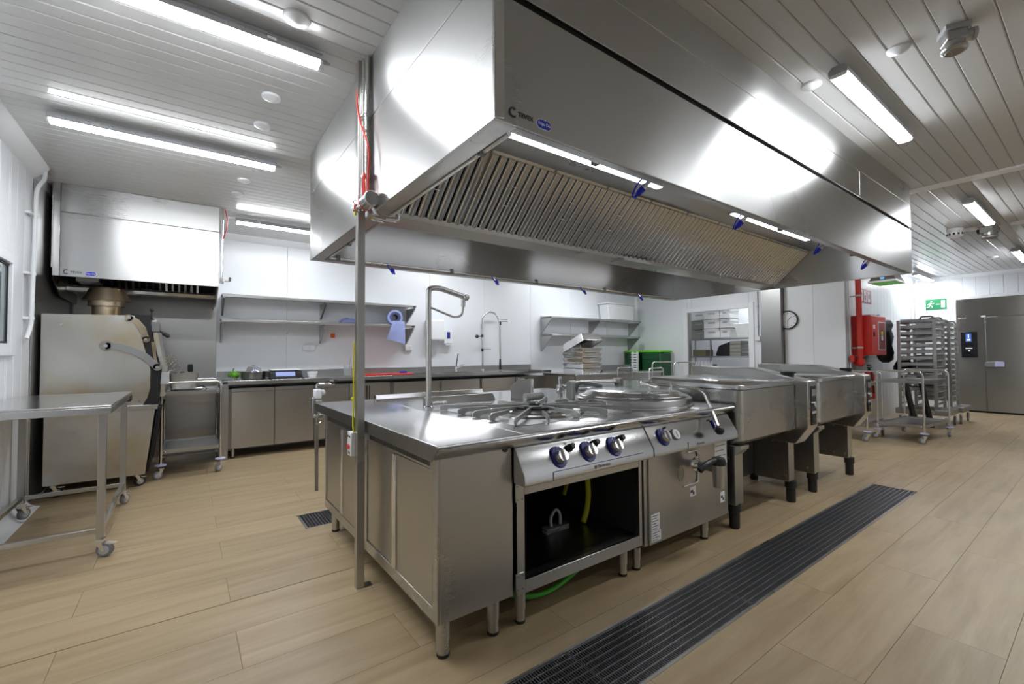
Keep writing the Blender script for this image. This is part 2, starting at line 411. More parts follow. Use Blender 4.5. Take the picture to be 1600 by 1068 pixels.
# ---- walls with vertical panels
def panel_wall(name, label, axis, at, lo, hi, into, pitch, z1=ZC, hole=None, bev=0.004):
    """wall plane axis=at, running lo..hi on the other axis; panels' face at 'at', wall body behind (into = direction of the room)"""
    s = -into
    def bx(u0, u1, z0, z1_, d0, d1):
        return ((at+s*d0, u0, z0), (at+s*d1, u1, z1_)) if axis == 'x' else ((u0, at+s*d0, z0), (u1, at+s*d1, z1_))
    m = MB()
    segs = [(lo, hi, 0, z1)]
    if hole:
        h = hole; segs = [(lo, h[0], 0, z1), (h[1], hi, 0, z1), (h[0], h[1], h[3], z1)]
        if h[2] > 0: segs.append((h[0], h[1], 0, h[2]))
    for (u0, u1, a, b) in segs:
        if u1-u0 > .01: m.box(*bx(u0, u1, a, b, .03, .10))
    w = struct(build(m, name, 'wall_groove'), label)
    meshes = {}
    n = max(1, round((hi-lo)/pitch)); pw = (hi-lo)/n
    for i in range(n):
        u0, u1 = lo+pw*i, lo+pw*(i+1)
        parts = [(u0, u1, 0, z1)]
        if hole and u0 < hole[1] and u1 > hole[0]:
            h = hole; parts = []
            if u0 < h[0]: parts.append((u0, h[0], 0, z1))
            if u1 > h[1]: parts.append((h[1], u1, 0, z1))
            a, b = max(u0, h[0]), min(u1, h[1]); parts.append((a, b, h[3], z1))
            if h[2] > 0: parts.append((a, b, 0, h[2]))
        for (a, b, c, d) in parts:
            if b-a < .01: continue
            key = (round(b-a, 4), round(c, 3), round(d, 3))
            if key not in meshes:
                hw = (b-a)/2-.0012
                pr = [(-hw, .031), (-hw, bev), (-hw+bev, 0), (hw-bev, 0), (hw, bev), (hw, .031)]
                if axis == 'x': q = MB().prism([(p[1]*s, p[0]) for p in pr], 'z', c, d)
                else: q = MB().prism([(p[0], p[1]*s) for p in pr], 'z', c, d)
                me = bpy.data.meshes.new('wall_panel'); me.from_pydata([tuple(p) for p in q.v], [], q.f); me.materials.append(MATS['wall_white'])
                import bmesh
                bm = bmesh.new(); bm.from_mesh(me); bmesh.ops.recalc_face_normals(bm, faces=bm.faces); bm.to_mesh(me); bm.free()
                meshes[key] = me
            o = bpy.data.objects.new('wall_panel', meshes[key]); COL.objects.link(o); o.parent = w
            mid = (a+b)/2; o.location = Vector((at, mid, 0) if axis == 'x' else (mid, at, 0))-w.location
    return w
panel_wall('wall_left', 'white ribbed wall panels at the left', 'x', XL, YN, YB, 1, 0.2, hole=(3.45, 4.88, 1.36, 1.96))
panel_wall('wall_back', 'white panelled back wall behind the counters', 'y', YB, XL, XD, -1, 1.15, bev=0.003)
panel_wall('wall_right', 'white wall with the doorway to the store room', 'x', XD, 4.05, YB, -1, 1.5, hole=(4.31, 5.66, 0, 2.16), bev=0.002)
panel_wall('wall_inner', 'white wall section carrying the round clock', 'x', XD, YS, 3.67, -1, 0.475, bev=0.003)
panel_wall('wall_corridor', 'white ribbed corridor wall behind the red hose cabinet', 'y', YS, XD+.11, XF, -1, 0.2)
panel_wall('wall_far', 'white ribbed end wall around the cold room door', 'x', XF, YN, YS, -1, 0.2)
panel_wall('wall_front', 'white wall behind the camera', 'y', YN, XL, XF, 1, 1.15)
# store room shell behind the doorway
struct(build(MB().box((10.90, 3.70, 0), (11.0, YB, ZC)), 'wall_store', 'wall_white'))
struct(build(MB().box((XD+.1, 3.60, 0), (11.0, 3.70, ZC)), 'wall_partition', 'wall_white'))
struct(build(MB().box((XD+.1, YB, 0), (11.0, YB+.1, ZC)), 'wall_storeback', 'wall_white'))
# coving and skirting
def cove(r, n=6): return [(r*(1-math.sin(PI/2*i/n)), r*(1-math.cos(PI/2*i/n))) for i in range(n+1)]
pr = [(XL+a, b) for a, b in cove(.09)]+[(XL, 0)]
struct(build(MB().prism(pr, 'y', YN, 5.45), 'baseboard_left', 'white_paint'), 'white rounded skirting along the left wall')
pr = [(XL, ZC), (XL+.10, ZC), (XL+.085, ZC-.03), (XL+.03, ZC-.085), (XL, ZC-.10)]
struct(build(MB().prism(pr, 'y', YN, 5.47), 'trim_2', 'white_paint'), 'white coving between left wall and ceiling')
pr = [(YB, ZC), (YB-.08, ZC), (YB-.02, ZC-.07), (YB, ZC-.08)]
struct(build(MB().prism(pr, 'x', .40, XD), 'trim_3', 'white_paint'), 'white coving along the back wall')
struct(build(MB().prism([(XD-.05, YB), (XD, YB-.05), (XD, YB)], 'z', 0, ZC-.09), 'trim_4', 'white_paint'), 'white strip in the corner by the right wall shelves')
pr = [(XF, ZC), (XF-.07, ZC), (XF, ZC-.07)]
struct(build(MB().prism(pr, 'y', YN, YS), 'trim_5', 'white_paint'), 'white coving along the end wall')
struct(build(MB().box((XD-.035, 4.045, 0), (XD+.02, 4.075, ZC-.02)), 'trim_6', 'white_paint'), 'white end strip of the doorway wall')
# doorway frame
m = MB(); 
m.box((XD-.025, 5.655, 0), (XD+.10, 5.755, 2.255)); m.box((XD-.025, 4.215, 0), (XD+.10, 4.315, 2.255)); m.box((XD-.025, 4.315, 2.155), (XD+.10, 5.655, 2.255))
door = struct(build(m, 'door_1', 'white_paint', bevel=.004), 'white frame of the open store room doorway')
build(MB().box((XD+.02, 5.60, 0.02), (XD+.06, 5.655, 2.15)), 'door_edge', 'steel_dark', door, bevel=.002)
for z in (1.05, 1.95): build(MB().cyl((XD+.01, 5.61, z), (XD+.01, 5.61, z+.09), .012), 'hinge', 'print_mid', door)
# window in the left wall
wn = struct(build(MB().box((XL-.04, 3.42, 1.27), (XL+.022, 3.52, 2.045)).box((XL-.04, 4.88, 1.27), (XL+.022, 4.985, 2.045)).box((XL-.04, 3.52, 1.27), (XL+.022, 4.88, 1.36)).box((XL-.04, 3.52, 1.96), (XL+.022, 4.88, 2.045)), 'window_1', 'white_paint', bevel=.004), 'white framed window in the left wall')
build(MB().box((XL-.012, 3.525, 1.365), (XL+.0, 3.537, 1.955)).box((XL-.012, 4.863, 1.365), (XL+.0, 4.875, 1.955)).box((XL-.012, 3.525, 1.365), (XL+.0, 4.875, 1.377)).box((XL-.012, 3.525, 1.943), (XL+.0, 4.875, 1.955)), 'gasket', 'black_rubber', wn)
plain('window_pane', (0.16, 0.21, 0.22), 0.03, spec=0.8, noise=0.1)
build(MB().box((XL-.02, 3.537, 1.377), (XL-.008, 4.863, 1.943)), 'pane', 'window_pane', wn)

# ================================================================== CEILING FITTINGS
def batten_mesh(L):
    t = thing('ceiling_light', '', 'ceiling light', (0, 0, 0), 'ceiling lamps')
    body = [(-.046, -.024), (-.047, 0), (-.030, .022), (.030, .022), (.047, 0), (.046, -.024)]
    build(MB().prism(body, 'x', -L/2, L/2), 'housing', 'grey_plastic', t, local=True, bevel=.002)
    dif = [(-.042, -.023), (.042, -.023), (.040, -.034), (.028, -.041), (-.028, -.041), (-.040, -.034)]
    build(MB().prism(dif, 'x', -L/2+.012, L/2-.012), 'diffuser', 'lamp_light', t, local=True)
    for x in (-L/2+.012, L/2): build(MB().prism([(a*1.03, b*1.0-.001) for a, b in dif], 'x', x-.012, x), 'end_cap', 'fluor_sleeve', t, local=True)
    for x in (-L*.32, L*.32):
        build(MB().box((x-.02, -.047, -.010), (x+.02, .047, .004)).box((x-.012, -.022, .015), (x+.012, .022, .055)), 'clip', 'chrome', t, local=True)
    build(MB().cyl((L/2, 0, -.005), (L/2+.028, 0, -.005), .013).cyl((L/2+.028, 0, -.005), (L/2+.045, 0, -.005), .009), 'cable_gland', 'grey_plastic', t, local=True)
    return t
LZ = ZC-.055
first = batten_mesh(1.34); first2 = None
spots = [((-.10, 2.50), 'ceiling light over the left aisle nearest the camera, running to the big hood', 1),
         ((-.08, 4.12), 'ceiling light between the steel worktable and the oven hood', 1),
         ((1.12, 6.04), 'ceiling light near the back wall, above the left wall shelves', 1),
         ((3.60, .89), 'ceiling light right of the big hood, the nearest on that side', 1),
         ((7.27, .89), 'ceiling light beyond the ceiling cover strip, in the middle of the right aisle', 1),
         ((11.05, .91), 'ceiling light at the right picture edge in front of the cold room', 1),
         ((12.60, 2.40), 'ceiling light in the far corner behind the hood end', 1),
         ((3.60, 6.04), 'added ceiling light above the sinks, unseen behind the big hood', 1),  # unseen lamp, added to lift the brightness of the back wall
         ((6.40, 6.04), 'added ceiling light above the right wall shelves, unseen behind the big hood', 1),  # another added lamp out of view, brightening the same wall
         ((7.27, 4.4), 'added ceiling light in front of the store room doorway, unseen behind the big hood', 1),  # added out of sight behind the hood for wall and steel brightness
         ((10.0, 5.0), 'added ceiling light brightening the inside of the store room', 1),  # unseen source, added so the crates look bright through the doorway
         ((4.9, -.95), 'added ceiling light over the right aisle, outside the picture', 1)]  # added out of frame to brighten the control panel and other steel
for i, (p, lab, f) in enumerate(spots):
    o = first if i == 0 else copy_tree(first)
    o.location = (p[0], p[1], LZ); o['label'] = lab; o['group'] = 'ceiling lamps'
def disc(p, lab, r=.055):
    t = thing('ceiling_disc', lab, 'ceiling disc', (p[0], p[1], ZC-.035), 'round ceiling anchors')
    build(MB().lathe([(r, .035), (r, .028), (r*.95, .022), (r*.3, .004), (0, 0)], (0, 0, 0), 24), 'cap', 'white_plastic', t, local=True)
    return t
disc((.418, 2.32), 'white round ceiling cap beside the nearest left lamp', .062)
disc((.42, 3.134), 'white round ceiling cap between the two left lamps, nearer one')
disc((.422, 3.56), 'white round ceiling cap between the two left lamps, farther one')
disc((.42, 4.786), 'white round ceiling cap behind the second left lamp, beside the big hood')
disc((.404, 5.22), 'white round ceiling cap nearest the oven hood')
disc((3.075, 1.07), 'white round ceiling cap between the big hood and the right lamp')
disc((3.092, .663), 'white round ceiling cap right of the near right lamp', .05)
disc((8.461, 1.118), 'white flat ceiling cap left of the farther right lamp', .09)
disc((8.524, .687), 'white flat ceiling cap at the right picture edge', .09)
disc((11.3, 1.25), 'small ceiling cap near the end wall', .07)
t = thing('smoke_detector', 'white vented smoke detector on the ceiling beyond the cover strip', 'smoke detector', (8.30, 1.25, ZC-.11))
build(MB().lathe([(.085, .11), (.085, .07), (.075, .06), (.085, .05), (.085, .015), (.06, 0), (0, 0)], (0, 0, 0), 24), 'housing', 'white_plastic', t, local=True)
for i in range(12):
    a = 2*PI*i/12; build(MB().box((-.003, -.011, 0), (.003, .011, .026)).xform(Matrix.Rotation(a, 4, 'Z') @ Matrix.Translation((.083, 0, .020))), 'vent_slot', 'black_plastic', t, local=True)
# emergency lamp heads on the ceiling
def gas_sensor(p, lab, rz, s=1.0):
    t = thing('gas_detector', lab, 'gas detector', (p[0], p[1], ZC-.15*s), None, rz)
    q = lambda m: m.xform(Matrix.Scale(s, 4))
    build(q(MB().lathe([(.0, 0), (.052, 0), (.062, .008), (.064, .02), (.058, .03), (.050, .03), (.050, .06), (0, .06)], (0, 0, 0), 28)), 'sensor_head', 'steel_shelf', t, local=True)
    build(q(MB().lathe([(0, -.002), (.045, -.002), (.047, .002)], (0, 0, 0), 24)), 'mesh_face', 'steel_dark', t, local=True)
    build(q(MB().box((-.05, -.05, .06), (.05, .05, .12)).cyl((-.04, 0, .09), (.085, 0, .09), .036)), 'junction_box', 'steel_shelf', t, local=True, bevel=.006)
    build(q(MB().cyl((.08, 0, .09), (.10, 0, .09), .04)), 'cover', 'grey_plastic', t, local=True)
    build(q(MB().cyl((0, .05, .09), (0, .085, .085), .024)), 'cable_gland', 'black_plastic', t, local=True)
    build(q(MB().box((-.06, -.06, .12), (.06, .06, .15))), 'base_plate', 'grey_plastic', t, local=True)
    return t
gas_sensor((3.13, .452), 'round grey metal gas detector on the ceiling at the top right', math.radians(-60), .82)
gas_sensor((8.30, .94), 'small grey gas detector beside the farther right lamp', math.radians(-20), 1.3)

# ================================================================== THE BIG ISLAND HOOD
HX0, HX1, HY0, HY1, HZ = 0.805, 5.765, 1.18, 3.86, 2.03
hood = thing('extractor_hood', 'huge brushed steel extractor hood hanging over the cooking island', 'extractor hood', ((HX0+HX1)/2, (HY0+HY1)/2, HZ))
T = .012
build(B((HX0, HY0, HZ), (HX1, HY0+T, 2.458)), 'front_panel', 'steel_hood', hood, bevel=.003)
for (a, b) in ((HX0, 4.30), (4.303, HX1)):
    build(B((a, HY0, 2.486), (b, HY0+T, 2.70)), 'front_panel', 'steel_hood', hood, bevel=.002)
build(B((HX0, HY0, 2.702), (HX1, HY0+T, ZC-.001)), 'front_panel', 'steel_hood', hood, bevel=.002)
build(B((HX0+.01, HY0+.012, 2.455), (HX1-.01, HY0+.03, 2.49)), 'shadow_gap', 'black_gap', hood)
for (a, b) in ((HY0+T, 2.52), (2.523, HY1)):
    build(B((HX0, a, HZ), (HX0+T, b, 2.562)), 'side_panel', 'steel_hood', hood, bevel=.002)
    build(B((HX0, a, 2.565), (HX0+T, b, ZC-.001)), 'side_panel', 'steel_hood', hood, bevel=.002)
build(B((HX1-T, HY0+T, HZ), (HX1, HY1, ZC-.001)), 'end_panel', 'steel_hood', hood, bevel=.002)
build(B((HX0+T, HY1-T, HZ), (HX1-T, HY1, ZC-.001)), 'back_panel', 'steel_hood', hood, bevel=.002)
# bright corner strip at the near edge
build(MB().prism([(HX0-.002, HY0+.004), (HX0+.004, HY0-.001), (HX0+.030, HY0-.010), (HX0+.032, HY0-.001), (HX0+.006, HY0+.006)], 'z', HZ+.004, ZC-.002), 'corner_strip', 'steel_bright', hood)
# inward lip
L1 = .085
build(MB().box((HX0+T, HY0+T, HZ), (HX1-T, HY0+.050, HZ+.006)).box((HX0+T, HY0+.044, HZ+.006), (HX1-T, HY0+.050, HZ+.025)), 'front_lip', 'steel', hood)
build(MB().box((HX0+T, HY0+.050, HZ), (HX0+L1, HY1-L1, HZ+.006)).box((HX0+L1-.006, HY0+.050, HZ+.006), (HX0+L1, HY1-L1, HZ+.035)), 'side_lip', 'steel', hood)
build(MB().box((HX0+T, HY1-L1, HZ), (HX1-T, HY1-T, HZ+.006)).box((HX0+T, HY1-L1, HZ+.006), (HX1-T, HY1-L1+.006, HZ+.035)), 'back_lip', 'steel', hood)
build(MB().box((HX1-.035, HY0+L1, HZ), (HX1-T, HY1-L1, HZ+.006)), 'end_lip', 'steel', hood)
# inner ceiling plates above the lamps, front and back
FT, FB = (2.065, 2.42), (2.44, 2.075)        # top and bottom edge of the front filter bank (y, z)
YM = (HY0+HY1)/2
build(B((HX0+T, HY0+T, 2.42), (HX1-T, FT[0], 2.428)), 'lamp_plate', 'steel', hood)
build(B((HX0+T, 2*YM-FT[0], 2.42), (HX1-T, HY1-T, 2.428)), 'lamp_plate', 'steel', hood)
# trough between the two banks of filters
build(MB().prism([(FB[0]-.03, 2.075), (FB[0]-.02, 2.045), (2*YM-FB[0]+.02, 2.045), (2*YM-FB[0]+.03, 2.075)], 'x', HX0+T, HX1-T), 'grease_trough', 'steel', hood, bevel=.002)
build(B((2.9, 2.38, 2.028), (3.25, 2.52, 2.046)), 'drip_tray', 'steel_shelf', hood, bevel=.003)
# filters: each one a frame with eight baffles
x0f, nf = 0.90, 10; fwid = (HX1-T-x0f)/nf
sl = Vector((0, FB[0]-FT[0], FB[1]-FT[1])); SL = sl.length; sl.normalize(); nn = Vector((0, sl.z, -sl.y)).normalized()  # points down to the front
if nn.z > 0: nn = -nn
def fil(u, w, d): return Vector((u, FT[0], FT[1]))+sl*w+nn*d
nb = 8; bp = fwid/nb
bprof = []
for i in range(9):
    a = PI*i/8; bprof.append((-math.cos(a)*bp*.43, (math.sin(a)**.7 if 0 < i < 8 else 0)*bp*.42))
def baffle():
    m = MB(); n = len(bprof)
    v = [Vector((0, 0, 0))+Vector((a, 0, 0))+sl*.02+nn*b for a, b in bprof]+[Vector((a, 0, 0))+sl*(SL-.012)+nn*b for a, b in bprof]
    m.add(v, [(i, i+1, n+i+1, n+i) for i in range(n-1)]+[tuple(range(n))[::-1], tuple(range(n, 2*n)), (0, n, 2*n-1, n-1)]); return m
bm0 = None
mirror_done = False
for k in range(nf):
    u0 = x0f+fwid*k
    m = MB()
    def slab(ua, ub, wa, wb, da, db):
        c = [fil(u, w, d) for d in (da, db) for (u, w) in ((ua, wa), (ub, wa), (ub, wb), (ua, wb))]
        m.add(c, [(0,3,2,1),(4,5,6,7),(0,1,5,4),(1,2,6,5),(2,3,7,6),(3,0,4,7)])
    slab(u0+.002, u0+.014, 0, SL, -.03, .004); slab(u0+fwid-.014, u0+fwid-.002, 0, SL, -.03, .004)
    slab(u0+.002, u0+fwid-.002, 0, .020, -.03, .004)
    fl = build(m, 'filter', 'steel_filter', hood, bevel=.001)
    m = MB(); slab(u0+.004, u0+fwid-.004, .004, SL-.004, -.028, -.024)
    build(m, 'filter_backing', 'black_gap', fl)
    for j in range(nb):
        if bm0 is None:
            b_ = baffle(); 
            bm0 = bpy.data.meshes.new('baffle'); bm0.from_pydata([tuple(p) for p in b_.v], [], b_.f); finish(bm0, 'steel_filter', 50)
        o = bpy.data.objects.new('baffle', bm0); COL.objects.link(o); o.parent = fl
        o.location = Vector((u0+bp*(j+.5), FT[0], FT[1]))-wloc(fl)
    # two little wire grips
    cu = u0+fwid*.5+bp*.0
    for ww in (.17, .30):
        m = MB(); m.tube([fil(cu-.018, ww, .012), fil(cu-.018, ww, .028), fil(cu+.018, ww, .028), fil(cu+.018, ww, .012)], .0028, 6, .005)
        build(m, 'grip', 'steel_bright', fl)
# rear bank seen only edge-on from here
m = MB()
for k in range(nf):
    u0 = x0f+fwid*k
    for j in range(nb):
        u = u0+bp*(j+.5); a = Vector((u, 2*YM-FT[0], FT[1])); b = Vector((u, 2*YM-FB[0], FB[1])); w = bp*.4
        m.add([a+Vector((-w, 0, 0)), a+Vector((w, 0, 0)), b+Vector((w, 0, 0)), b+Vector((-w, 0, 0)), a+Vector((-w, -.02, .02)), a+Vector((w, -.02, .02)), b+Vector((w, -.02, .02)), b+Vector((-w, -.02, .02))],
              [(0,3,2,1),(4,5,6,7),(0,1,5,4),(1,2,6,5),(2,3,7,6),(3,0,4,7)])
r = build(m, 'rear_filter_bank', 'steel_filter', hood); r['kind'] = 'stuff'
# lamps on the front lamp plate
for (a, b) in ((1.29, 2.63), (3.63, 5.10)):
    lp = build(MB().prism([(1.795, 2.42), (1.805, 2.408), (1.885, 2.408), (1.895, 2.42)], 'x', a-.015, b+.015), 'lamp', 'steel', hood)
    build(MB().prism([(1.815, 2.4075), (1.822, 2.399), (1.868, 2.399), (1.875, 2.4075)], 'x', a, b), 'lamp_cover', 'hood_light', lp)
for (a, b) in ((1.29, 2.63), (3.63, 5.10)):
    lp = build(MB().prism([(2*YM-1.895, 2.42), (2*YM-1.885, 2.408), (2*YM-1.805, 2.408), (2*YM-1.795, 2.42)], 'x', a-.015, b+.015), 'lamp', 'steel', hood)
    build(MB().prism([(2*YM-1.815, 2.4075), (2*YM-1.822, 2.399), (2*YM-1.868, 2.399), (2*YM-1.875, 2.4075)], 'x', a, b), 'lamp_cover', 'hood_light', lp)
# lettering on the front
def tevex(parent, x, y, z, s):
    m = MB(); pts = [(x+.018*s*math.cos(a), y-.001, z+.018*s*math.sin(a)) for a in [math.radians(q) for q in range(55, 306, 10)]]
    m.tube(pts, .0042*s, 6); build(m, 'emblem', 'print_dark', parent)
    text('TEVEX', .0285*s, (x+.026*s, y-.001, z), (1, 0, 0), (0, 0, 1), 'print_dark', parent, bold=.0006*s)
    cx = x+.168*s
    b = build(MB().prism(rrect(cx, z-.004*s, .084*s, .044*s, .0215*s), 'y', y-.0025, y), 'badge', 'print_white', parent)
    build(MB().prism(rrect(cx, z-.004*s, .077*s, .037*s, .0180*s), 'y', y-.004, y-.001), 'badge_field', 'label_blue', b)
    text('Frigo Dia', .0185*s, (cx, y-.0048, z-.004*s), (1, 0, 0), (0, 0, 1), 'print_white', b, align='CENTER', bold=.0003)
tevex(hood, .876, HY0, 2.070, .80)

# ---- fire suppression pipe under the hood with blue-capped nozzles
NZ = (1.275, 2.07)
fp = thing('suppression_pipe', 'thin steel fire suppression pipe with blue nozzle caps under the big hood', 'pipe', (HX0+.12, HY0+.1, HZ+.02))
build(MB().tube([(.79, 2.33, 2.06), (.83, 2.33, 1.995), (.935, 2.33, 2.0), (.935, 2.33, 2.03)], .013, 10, .03), 'feed_pipe', 'steel_tube', fp)
build(MB().tube([(.925, 1.27, 2.05), (.925, 3.765, 2.05), (5.60, 3.765, 2.05)], .011, 10, .03), 'pipe', 'steel_tube', fp)
build(MB().tube([(.925, 1.27, 2.075), (5.60, 1.27, 2.075)], .011, 10), 'pipe', 'steel_tube', fp)
for (x, y, z) in ((.925, 1.45, 2.05), (.925, 3.2, 2.05), (1.0, 3.765, 2.05), (2.05, 3.765, 2.05), (3.1, 3.765, 2.05), (4.2, 3.765, 2.05), (1.37, 1.27, 2.06), (3.09, 1.27, 2.06), (4.40, 1.27, 2.06)):
    build(MB().box((x-.014, y-.014, z-.014), (x+.014, y+.014, z+.03)), 'clamp', 'grey_rubber', fp, bevel=.003)
def nozzle(p, d, loop):
    p = Vector(p); d = Vector(d).normalized()
    nzl = build(MB().cyl(p, p+d*.03, .010).cyl(p+d*.028, p+d*.052, .015), 'nozzle', 'steel_bright', fp)
    build(MB().cyl(p+d*.050, p+d*.085, .017, .013).cyl(p+d*.083, p+d*.105, .007), 'blue_cap', 'blue_cap', nzl)
    q = p+d*.10; s = Vector((-1, -.1, .15)).normalized()
    build(MB().tube([q, q+s*loop*.6+Vector((0, 0, -.01)), p+d*.05+s*loop, p+s*loop*.8+Vector((0, 0, .01)), p+Vector((0, 0, .004))], .0038, 6, .06), 'cap_cord', 'blue_cap', nzl)
for x, l in ((1.74, .05), (2.66, .06), (3.82, .06), (4.85, .09)): nozzle((x, 1.275, 2.065), (-.50, .40, -.70), l)
for x in (1.43, 2.53, 3.79, 4.85): nozzle((x, 3.765, 2.05), (.2, -.3, -.5), .03)

# ---- support post with switch box, conduit, cables
post = thing('support_post', 'square steel post from floor to ceiling at the near end of the island', 'post', (.775, 2.475, 0))
build(B((.755, 2.455, 0), (.797, 2.497, ZC-.001)), 'tube', 'steel', post, bevel=.002)
build(B((.795, 2.45, 0), (.84, 2.50, .004)).cyl((.822, 2.475, .004), (.822, 2.475, .012), .008), 'foot_plate', 'steel_dark', post)
sw = thing('switch_box', 'small white switch box with red knob on the square steel post', 'switch', (.745, 2.53, .69))
build(B((.735, 2.497, .705), (.765, 2.565, .835)), 'case', 'white_plastic', sw, bevel=.004)
build(MB().cyl((.735, 2.53, .755), (.724, 2.53, .755), .014), 'red_button', 'red_plastic', sw)
for y in (2.515, 2.545): build(MB().cyl((.735, y, .812), (.732, y, .812), .006), 'indicator', 'black_plastic', sw)
build(B((.7335, 2.512, .716), (.7352, 2.548, .728)), 'print_line', 'print_mid', sw)
tag(build(MB().tube([(.752, 2.505, .835), (.748, 2.51, .88), (.750, 2.500, 1.0), (.749, 2.503, 1.2), (.751, 2.50, 1.33)], .0042, 8, .05).sphere((.746, 2.51, 1.02), .009, 8), 'earth_cable', 'yellow'), 'yellow cable running up the side of the steel post', 'cable')
# conduits beside the post, above hood rim
for (x, y, r, lab) in ((.782, 2.437, .014, 'steel conduit pipe right beside the square post'), (.786, 2.395, .012, 'thinner steel conduit pipe nearest the hood side')):
    t = thing('conduit', lab, 'pipe', (x, y, 2.05))
    build(MB().cyl((x, y, 2.05), (x, y, ZC-.001), r, n=14), 'tube', 'steel_tube', t)
    for z in (2.22, 2.56): build(MB().cyl((x, y, z), (x, y, z+.022), r+.005, n=14).cyl((x-.012, y-.01, z+.011), (x-.026, y-.012, z+.011), .004), 'clamp', 'chrome', t)
vl = thing('gas_valve', 'chrome pressure valve with red ring at the hood corner beside the post', 'valve', (.775, 2.36, 2.02))
build(MB().cyl((.772, 2.36, 2.075), (.772, 2.27, 2.075), .040, n=22), 'cylinder', 'steel_bright', vl, bevel=.004)
build(MB().cyl((.772, 2.368, 2.075), (.772, 2.36, 2.075), .041, n=22), 'ring', 'red_plastic', vl)
build(MB().cyl((.77, 2.37, 2.075), (.75, 2.46, 2.068), .012).cyl((.75, 2.45, 2.068), (.748, 2.475, 2.067), .020), 'fitting', 'chrome', vl)
build(MB().tube([(.748+.012*math.cos(a), 2.47, 2.103+.012*math.sin(a)) for a in [2*PI*i/10 for i in range(10)]], .0025, 6, closed=True), 'pull_ring', 'chrome', vl)
build(MB().cyl((.745, 2.468, 2.05), (.745, 2.468, 2.03), .006), 'yellow_tip', 'yellow', vl)
build(MB().cyl((.79, 2.325, 1.99), (.86, 2.325, 1.985), .016, n=10), 'hose_end', 'chrome', vl)
tag(build(MB().tube([(.76, 2.50, ZC-.001), (.765, 2.49, 2.80), (.755, 2.475, 2.70), (.752, 2.45, 2.60), (.757, 2.40, 2.50), (.768, 2.34, 2.40), (.772, 2.315, 2.32), (.765, 2.315, 2.20), (.76, 2.30, 2.09)], .0055, 8, .04), 'red_cable', 'red_cable'), 'red cable hanging from the ceiling down to the chrome valve', 'cable')
tag(build(MB().tube([(.765, 2.395, 2.10), (.765, 2.40, 2.20), (.765, 2.385, 2.255), (.765, 2.372, 2.20), (.765, 2.37, 2.10)], .0055, 8, .03), 'red_cable', 'red_cable'), 'short red cable loop tied to the conduit above the chrome valve', 'cable')

# ================================================================== THE COOKING ISLAND
WT = .895       # worktop height
def leg(parent, x, y, h, r=.026, mat='steel'):
    lg = build(MB().lathe([(r, h), (r, h*.45), (r*.86, h*.44), (r*.86, .012), (0, .012)], (x, y, 0), 20), 'leg', mat, parent)
    build(MB().lathe([(r*.9, .014), (r*.92, .004), (r*.85, 0), (0, 0)], (x, y, 0), 20), 'rubber_foot', 'black_rubber', lg)
    return lg
def worktop(parent, x0, x1, y0, y1, name='worktop'):
    """top plate whose front edge rolls down and back in a bullnose"""
    pr = [(y1, WT), (y0+.02, WT), (y0+.008, WT-.004), (y0, WT-.014), (y0+.004, WT-.024), (y0+.058, WT-.066), (y0+.062, WT-.064), (y0+.064, WT-.030), (y1, WT-.030)]
    return build(MB().prism(pr, 'x', x0, x1), name, 'steel_top', parent, bevel=.0015)
# -- A: corner cabinet with sliding doors on its left side
ca = thing('corner_cabinet', 'steel island cabinet with sliding doors, at the near corner beside the post', 'cabinet', (1.03, 2.55, 0))
AX0, AX1, AY0, AY1 = .842, 1.228, 1.675, 3.50
build(B((AX0+.012, AY0, .148), (AX1, AY1, .845)), 'body', 'steel', ca, bevel=.003)
# left face: frame pieces
fr = MB(); fr.box((AX0, AY0, .148), (AX0+.012, AY0+.045, .845)); fr.box((AX0, AY1-.03, .148), (AX0+.012, AY1, .845)); fr.box((AX0, AY0+.045, .148), (AX0+.012, AY1-.03, .205)); fr.box((AX0, 2.56, .205), (AX0+.012, 2.64, .845))
build(fr, 'frame', 'steel', ca, bevel=.002)
for (a, b) in ((AY0+.045, 2.56), (2.64, AY1-.03)):
    g = build(B((AX0+.002, a+.002, .775), (AX0+.012, b-.002, .843)), 'vent_strip', 'steel', ca)
    n = int((b-a-.06)/.0135); m = MB()
    for i in range(n):
        y = a+.03+.0135*i; m.box((AX0-.0002, y, .786), (AX0+.003, y+.0045, .815))
    s = build(m, 'vent_slots', 'slot_grey', g); s['kind'] = 'stuff'
    mid = (a+b)/2
    for i, (c, d, xo) in enumerate(((a+.004, mid+.005, .0), (mid-.005, b-.004, .005))):
        dr = build(B((AX0+.001+xo, c, .208), (AX0+.012+xo, d, .772)), 'sliding_door', 'steel_door', ca, bevel=.0015)
        hy = d-.028 if i == 0 else c+.006
        build(MB().box((AX0-.006+xo*0, hy, .215), (AX0+.004, hy+.022, .768)), 'pull_rail', 'steel_bright', dr, bevel=.002)
pr = [(AX0-.04, WT-.045), (AX0-.04, WT-.006), (AX0-.034, WT), (1.256, WT), (1.256, WT-.03), (AX0-.02, WT-.03), (AX0-.02, WT-.045)]
wt = worktop(ca, AX0-.030, 1.2545, 1.60, 3.66)
# end plate of the worktop (bullnose profile seen from the side)
pr = [(3.66, WT), (1.612, WT), (1.600, WT-.010), (1.604, WT-.022), (1.655, WT-.066), (1.66, WT-.070), (3.66, WT-.058)]
build(MB().prism(pr, 'x', AX0-.036, AX0-.030), 'end_plate', 'steel_dark', ca, bevel=.001)
build(MB().cyl((1.185, AY0+.001, .828), (1.185, AY0-.004, .828), .017, n=22), 'hole_plug', 'black_rubber', ca)
leg(ca, .885, 1.708, .15, .031); leg(ca, 1.135, 1.705, .15, .030); leg(ca, .885, 3.36, .15, .030); leg(ca, 1.19, 3.36, .15)

